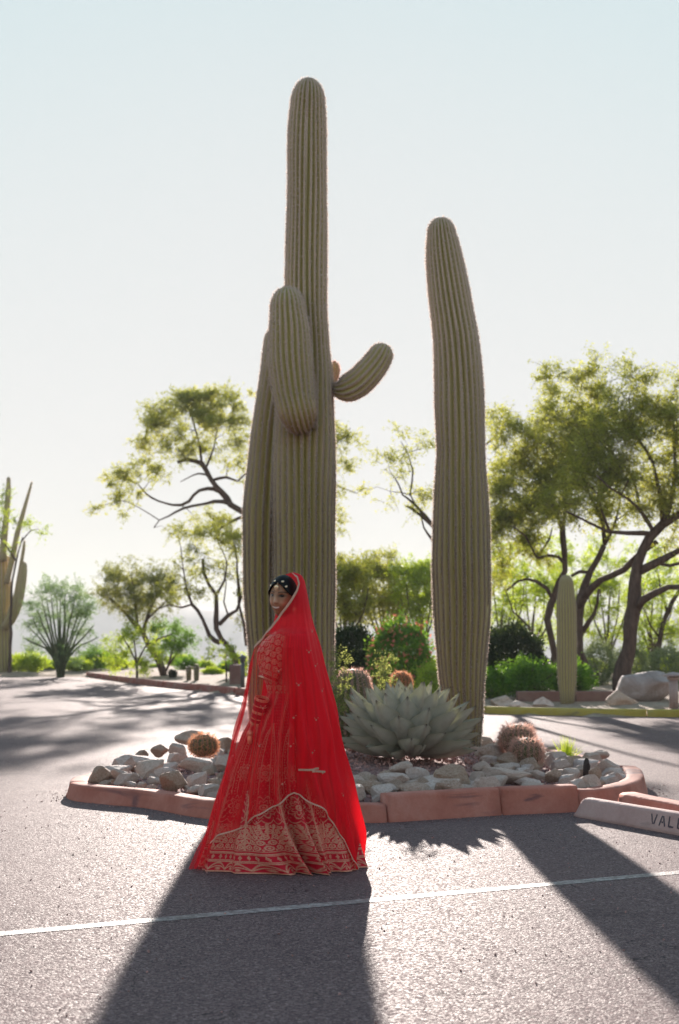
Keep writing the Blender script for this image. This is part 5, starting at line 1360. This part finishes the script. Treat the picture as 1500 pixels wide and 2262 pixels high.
th1 = np.linspace(PI * .97, 2 * PI + .1, 470); th2 = np.linspace(2 * PI + .1, 3 * PI * .99, 90)[1:-1]
ths = np.r_[th1, th2]; yr = np.linspace(1919, 1530, 400)
TH, YR = np.meshgrid(ths, yr)
hfrac = np.clip((1930 - YR) / 400, 0, 1)
Lx, Rx, Bd = (tabf(tabS, YR, k) for k in (1, 2, 3))
shear = .55 * (1 - hfrac) ** 4 * np.exp(-((TH - (PI * 1.55)) / .5) ** 2)
tt = TH - shear
ctr = np.exp(-((tt - PI * 1.5) / .33) ** 2)
fold = (.022 * np.sin(tt * 9 + .6) + .012 * np.sin(tt * 17 + 1.0) + .006 * np.sin(tt * 31)) * (1 - hfrac) ** 1.1 + ctr * .12 * np.sin(tt * 22 + .2) * (1 - hfrac) ** 1.1
cxp = (Lx + Rx) / 2; a = (Rx - Lx) / 2 * PM
rad = 1 + fold / .4 * 1.15
cx_w = np.array([pp(c, 1930, D0).x for c in (0, 1000)]); cxw = cx_w[0] + (cx_w[1] - cx_w[0]) * cxp / 1000
zrow = np.array([rowz(y) for y in yr]); Zg = np.repeat(zrow[:, None], len(ths), 1)
Zg = np.maximum(Zg, .004) ; Zg[0] = .003
Xs = cxw + a * rad * np.cos(TH); Ys = D0 + Bd * rad * np.sin(TH)
NPAN = 13
p_ = tt / (2 * PI) * NPAN + .35; Rp = 2 * PI * np.maximum(a, .1) / NPAN * 1.05
e = emb_skirt(p_, Zg, Rp) * np.random.default_rng(4).uniform(.45, 1.0, Zg.shape)
V = np.stack([Xs, Ys, Zg], -1).reshape(-1, 3)
mk('skirt', V, grid_faces(len(ths), len(yr), True), M['skirt'], parent=woman, attrs={'emb': e.ravel()})
# blouse: torso and short embroidered sleeve
def emb_blouse(u, v):
    h = hexd(u, v, .042); h2 = hexd(u + .02, v + .012, .021)
    m = (np.abs(h - .0145) < .003) + (np.abs(h - .008) < .0025) + (h < .003) + (h2 < .003) * .7 + (np.abs(((v / .052) % 1) - .5) < .05)
    return np.clip(m, 0, 1)
tabB = np.array([(1540, 592, 684, .125), (1510, 586, 680, .13), (1480, 572, 682, .145), (1455, 565, 686, .155), (1440, 566, 688, .165), (1420, 576, 684, .175), (1405, 592, 674, .17), (1396, 606, 662, .13), (1390, 618, 655, .07)])
yb_ = np.linspace(1540, 1390, 90); tb_ = np.linspace(0, 2 * PI, 220, endpoint=False); TB, YB = np.meshgrid(tb_, yb_)
L2, R2, B2 = (tabf(tabB, YB, k) for k in (1, 2, 3)); cw = cx_w[0] + (cx_w[1] - cx_w[0]) * (L2 + R2) / 2000; aw = (R2 - L2) / 2 * PM
V = np.stack([cw + aw * np.cos(TB), D0 + B2 * np.sin(TB), np.repeat(np.array([rowz(y) for y in yb_])[:, None], 220, 1)], -1)
mk('blouse', V.reshape(-1, 3), grid_faces(220, 90, True), M['skirt'], parent=woman, attrs={'emb': emb_blouse(TB * .14, YB * PM).ravel()})
for sg, sh, el in ((-1, Wp(632, 1404, -.150), Wp(592, 1504, -.174)), (1, Wp(616, 1404, .15), Wp(590, 1500, .14))):
    Q, rr = smoothpath([sh + Vector((.01, 0, .012)), sh.lerp(el, .15), sh.lerp(el, .5), sh.lerp(el, .97)], [.045, .066, .064, .056], .004)
    T, A, B = frames(Q); tb2 = np.linspace(0, 2 * PI, 110, endpoint=False); s = np.r_[0, np.cumsum(np.linalg.norm(np.diff(Q, axis=0), axis=1))]
    rr = rr * (1 + .02 * np.sin(s * 90)); V = Q[:, None] + rr[:, None, None] * (np.cos(tb2)[None, :, None] * A[:, None] + np.sin(tb2)[None, :, None] * B[:, None])
    U, S_ = np.meshgrid(tb2 * .06, s); e2 = emb_blouse(U, S_); e2 = np.where((S_ > s[-1] - .035), np.clip((np.abs(S_ - s[-1] + .03) < .004) * 1 + (np.abs(S_ - s[-1] + .006) < .005) * 1 + (hexd(U, S_, .012) < .003), 0, 1), e2)
    mk('sleeve', V.reshape(-1, 3), grid_faces(110, len(Q), True), M['skirt'], parent=woman, attrs={'emb': e2.ravel()})
# lower sleeves / bangles on the near forearm
el, wr = Wp(590, 1508, -.175), Wp(568, 1598, -.11); ax = (wr - el).normalized()
M['bangle_red'] = mat_simple('red_bangle', (.40, .008, .02), .25, .5, var=.1)
def torus(c, axd, R, r, kr=28, kt=6):
    axd = np.array(axd); a = unit(np.cross(axd, [0.1, 1, 0])); b = np.cross(axd, a); c = np.array(c)
    t = np.linspace(0, 2 * PI, kr, endpoint=False); q = np.linspace(0, 2 * PI, kt, endpoint=False); P = []
    for u in t:
        d = np.cos(u) * a + np.sin(u) * b
        for w in q: P.append(c + d * (R + r * math.cos(w)) + axd * r * math.sin(w))
    P = np.array(P); F = []
    for i in range(kr):
        for j in range(kt): F.append((i * kt + j, ((i + 1) % kr) * kt + j, ((i + 1) % kr) * kt + (j + 1) % kt, i * kt + (j + 1) % kt))
    return P, F
Lf = (wr - el).length
for k in range(19):
    s = .36 + .62 * k / 18; c = el.lerp(wr, s); gold = k in (0, 1, 5, 9, 10, 14, 17, 18)
    P, F = torus(c, ax, .043 - .010 * s, .0052 if not gold else .0042); mk('bangle', P, F, M['gold' if gold else 'bangle_red'], parent=woman)
kl = empty('wrist_ornament', Wp(556, 1600, -.15) - WB, parent=woman)
kp_ = Wp(556, 1608, -.165)
lathe_w('dome', kp_, [(.001, .012), (.002, 0), (.012, -.006), (.017, -.018), (.018, -.032), (.016, -.033), (.002, -.03)], M['gold'], kl)
lathe_w('tassel', kp_ + Vector((0, 0, -.034)), [(.012, 0), (.015, -.02), (.012, -.045), (.002, -.05)], M['gold'], kl)
mk('cord', *(lambda r: (r[0], r[1]))(tube([kp_ + Vector((.02, .03, .05)), kp_ + Vector((.006, .01, .03)), kp_ + Vector((0, 0, .01))], [.0018] * 3, 5)), M['gold'], parent=kl)

# --- veil
def mat_veil():
    m, nt, out = newmat('sheer_red_veil'); g = N(nt); co = g.coord()
    op = g.attr('opac'); fine = g.noise(co, 420, 2)
    c = g.mix(op, (.95, .02, .035), (.92, .010, .030))
    d = g.bsdf(c, .6, .25); tr = g.new('ShaderNodeBsdfTranslucent'); tr.inputs[0].default_value = (1.0, .03, .05, 1)
    mx = g.new('ShaderNodeMixShader'); mx.inputs[0].default_value = .5; g.link(d, mx.inputs[1]); g.link(tr.outputs[0], mx.inputs[2])
    tp = g.new('ShaderNodeBsdfTransparent'); tp.inputs[0].default_value = (1, .80, .80, 1)
    lw = g.new('ShaderNodeLayerWeight', i_Blend=.35)
    o = g.math('ADD', op, g.math('MULTIPLY', lw.outputs['Facing'], .35)); o = g.math('ADD', o, g.math('MULTIPLY', g.math('SUBTRACT', fine, .5), .35)); o = g.math('MINIMUM', g.math('MAXIMUM', o, 0.0), .97)
    m2 = g.new('ShaderNodeMixShader'); g.link(o, m2.inputs[0]); g.link(tp.outputs[0], m2.inputs[1]); g.link(mx.outputs[0], m2.inputs[2]); g.link(m2.outputs[0], out.inputs[0]); return m
M['veil'] = mat_veil()
tabV = np.array([  # row, left, right, depth
    (1264.5, 641, 647, .010), (1267, 628, 658, .035), (1272, 616, 665, .065), (1282, 606, 671, .090), (1300, 600, 675, .108), (1330, 597, 680, .120), (1358, 592, 685, .130), (1385, 584, 691, .165), (1405, 575, 697, .225), (1430, 561, 703, .262), (1470, 552, 711, .275), (1510, 546, 721, .285),
    (1560, 536, 731, .290), (1610, 522, 740, .300), (1700, 497, 754, .298), (1780, 474, 772, .298), (1840, 456, 781, .295), (1890, 441, 783, .295), (1910, 434, 787, .295), (1930, 424, 796, .295)])
edge = np.array([(1264, 640), (1268, 646), (1276, 655), (1290, 659), (1305, 655), (1318, 648), (1330, 641), (1345, 630), (1358, 620), (1385, 600), (1400, 588), (1420, 573), (1436, 562), (1460, 556)])
def veil_pt(tcol, y, off=0.0):
    y = np.asarray(y, float); t = np.asarray(tcol, float)
    L3, R3, B3 = (tabf(tabV, y, k) for k in (1, 2, 3)); cpx = (L3 + R3) / 2; apx = (R3 - L3) / 2
    xe = np.interp(y, edge[:, 0], edge[:, 1]); c0 = np.clip((xe - cpx) / apx, -1, 1)
    th0 = 2 * PI - np.arccos(c0)                         # on the camera side
    k = np.clip((y - 1430) / 40, 0, 1); th0 = th0 * (1 - k) + (PI - .35) * k
    th1_ = 3 * PI - .75
    th = th0 + t * (th1_ - th0)
    g_ = np.clip((y - 1300) / 300, 0, 1); g2 = np.clip((y - 1400) / 500, 0, 1)
    swp = th - .5 * g2
    fold = 1.55 * g_ * (.016 * np.sin(th * 7.0 + 1.0) + .011 * np.sin(swp * 13 + .5) + .007 * np.sin(swp * 23 + 2.0)) + g2 * .018 * np.sin(swp * 9.5 + .2) + .004 * np.sin(y * .045 + th * 3) * g_
    r = 1 + fold / .30 * np.where(th > PI * 1.1, 1, .5)
    cw = cx_w[0] + (cx_w[1] - cx_w[0]) * cpx / 1000
    return cw + apx * PM * r * np.cos(th), D0 + (B3 + off) * r * np.sin(th), th
yb_t = [(-.35, 1926), (.05, 1926), (.22, 1915), (.46, 1912), (.56, 1870), (.63, 1851), (.9, 1822), (1.14, 1800), (1.35, 1782), (1.54, 1765), (1.70, 1748), (1.79, 1741), (1.90, 1749), (2.05, 1765), (2.3, 1796), (2.5, 1826), (2.63, 1850), (2.74, 1895), (2.85, 1925), (3.4, 1927), (5.6, 1927)]
def ybot(t):
    th = (PI - .35) + t * (3 * PI - .75 - PI + .35); return np.minimum(1918, np.interp(th - PI, [q[0] for q in yb_t], [q[1] for q in yb_t]))
tc = np.r_[np.linspace(0, .62, 330), np.linspace(.62, 1, 70)[1:]]; sv = np.linspace(0, 1, 300)
T2, S2 = np.meshgrid(tc, sv); YT = 1264.6; YV = YT + (ybot(T2) - YT) * S2 ** .92
Xv, Yv, THv = veil_pt(T2, YV); rz = np.array([rowz(y) for y in np.arange(1250, 1940)]); Zv = np.maximum(np.interp(YV, np.arange(1250, 1940), rz), .006)
rel = THv - PI; yn = np.clip((YV - 1400) / 530, 0, 1)
# gathered layers: several thicknesses down the back, single thickness over the arm and front
dense = 1 / (1 + np.exp(-(rel - (1.72 - .15 * np.sin(YV * .01))) * 9)); low = np.clip((YV - 1690) / 60, 0, 1) * np.exp(-((rel - 2.0) / .55) ** 2)
op = .24 + .66 * dense - .42 * low * dense + .16 * np.exp(-((rel - .95) / .16) ** 2) * np.clip((YV - 1560) / 60, 0, 1)
op += .16 * np.sin(rel * 30 + YV * .004) * np.clip((YV - 1400) / 200, 0, 1) + .06 * np.sin(rel * 71 + 1)  # gather streaks; extra opacity contrast stands in for shading in the folds
op = np.where(YV < 1400, .5 + .25 * dense, op)
op = np.clip(op, .22, .95)
mk('veil', np.stack([Xv, Yv, Zv], -1).reshape(-1, 3), grid_faces(len(tc), len(sv)), M['veil'], parent=woman, attrs={'opac': op.ravel()})
# gold edging along the face edge and the hem of the veil
M['trim'] = mat_simple('gold_thread_trim', (.55, .31, .23), .55, .4, var=.5, scale=420, bump=.8, bscale=500, bdist=.002)
def ribbon(name, ts, ys_, wid, wob=0):
    ts = np.array(ts); ys_ = np.array(ys_)
    x, y, _ = veil_pt(ts, ys_, .006); z = np.maximum(np.interp(ys_, np.arange(1250, 1940), rz), .008)
    P = np.stack([x, y, z], -1); Tn = unit(np.gradient(P, axis=0)); cc = np.array([WB.x + .04, D0]); o = np.stack([P[:, 0] - cc[0], P[:, 1] - cc[1], P[:, 2] * 0], -1); o = unit(o)
    sd_ = unit(np.cross(Tn, o)); n = len(P)
    w2 = wid * (1 + wob * np.abs(np.sin(np.arange(n) * 1.1)))[:, None]
    V = np.concatenate([P - sd_ * w2 + o * .001, P + o * .004, P + sd_ * w2 + o * .001]); F = [(k, k + 1, n + k + 1, n + k) for k in range(n - 1)] + [(n + k, n + k + 1, 2 * n + k + 1, 2 * n + k) for k in range(n - 1)]
    return mk(name, V, F, M['trim'], parent=woman)
ya = np.linspace(1265, 1445, 170); ribbon('veil_trim', np.full(170, .004), ya, .0048, .6)
tr_ = np.linspace(.165, .60, 420); ribbon('veil_trim', tr_, ybot(tr_) - 2 + 1.2 * np.sin(tr_ * 160), .0036, .35)
# a folded-over end of the veil above the hem
xq = np.array([CX + FPX * float(veil_pt(q, 1693)[0]) / float(veil_pt(q, 1693)[1]) for q in np.linspace(.2, .55, 200)]); qt = np.linspace(.2, .55, 200)
t0_, t1_ = np.interp([660, 716], xq, qt)
dt_ = t1_ - t0_
ttv = np.linspace(t0_, t0_ + dt_ * .82, 40); ribbon('veil_trim', ttv, 1692 - (ttv - t0_) / dt_ * 3, .0045, .5)
ttv = np.linspace(t0_ + dt_ * .40, t1_ + dt_ * .04, 30); ribbon('veil_trim', ttv, 1694 + (ttv - ttv[0]) / dt_ * 5, .0045, .5)
# small flower motifs scattered over the veil
rv = np.random.default_rng(9); mv = []
spots = [(.40, 1440), (.30, 1480), (.52, 1525), (.44, 1585), (.10, 1548), (.50, 1620), (.42, 1655), (.35, 1640), (.24, 1560), (.20, 1690), (.11, 1770), (.28, 1800), (.45, 1700), (.56, 1740), (.50, 1750), (.38, 1510), (.47, 1470), (.57, 1600), (.33, 1720), (.25, 1640), (.15, 1620), (.54, 1680), (.42, 1395), (.48, 1360), (.36, 1580), (.18, 1850)]
for (t, y) in spots:
    x0, y0, _ = veil_pt(t, y, .005); z0 = np.interp(y, np.arange(1250, 1940), rz); o = unit(np.array([x0 - WB.x - .04, y0 - D0, 0])); s_ = np.cross(o, [0, 0, 1]); c = np.array([float(x0), float(y0), float(z0)]) + o * .002; a0 = rv.uniform(0, 6)
    for k in range(5):
        a = a0 + k * 2 * PI / 5; d = s_ * math.cos(a) + np.array([0, 0, 1]) * math.sin(a); n_ = np.cross(o, d)
        mv.append((np.array([c, c + d * .004 + n_ * .002, c + d * .0075, c + d * .004 - n_ * .002]), np.array([(0, 1, 2, 3)])))
    for k in (1, 2):
        d = s_ * .8 * (-1) ** k + np.array([0, 0, .7]); n_ = np.cross(o, d); c2 = c + d * (.008 + .006 * rv.random()); mv.append((np.array([c2, c2 + d * .006 + n_ * .002, c2 + d * .01, c2 + d * .006 - n_ * .002]), np.array([(0, 1, 2, 3)])))
V, F = cat_meshes(mv); mk('flower_motifs', V, F, M['trim'], parent=woman, smooth=False)['kind'] = 'stuff'
# ------------------------------------------------------------------ air
m, nt, out = newmat('haze'); pv_ = nt.nodes.new('ShaderNodeVolumePrincipled')
pv_.inputs['Color'].default_value = (.93, .94, .96, 1); pv_.inputs['Density'].default_value = HAZE_D; pv_.inputs['Anisotropy'].default_value = HAZE_G
nt.links.new(pv_.outputs[0], out.inputs['Volume'])
V, F = box(-1500, 1500, -1500, 2400, -28, 78)
tag(mk('haze', V, F, m, smooth=False), kind='stuff')
print('polys', sum(len(o.data.polygons) for o in scene.objects if o.type == 'MESH'))
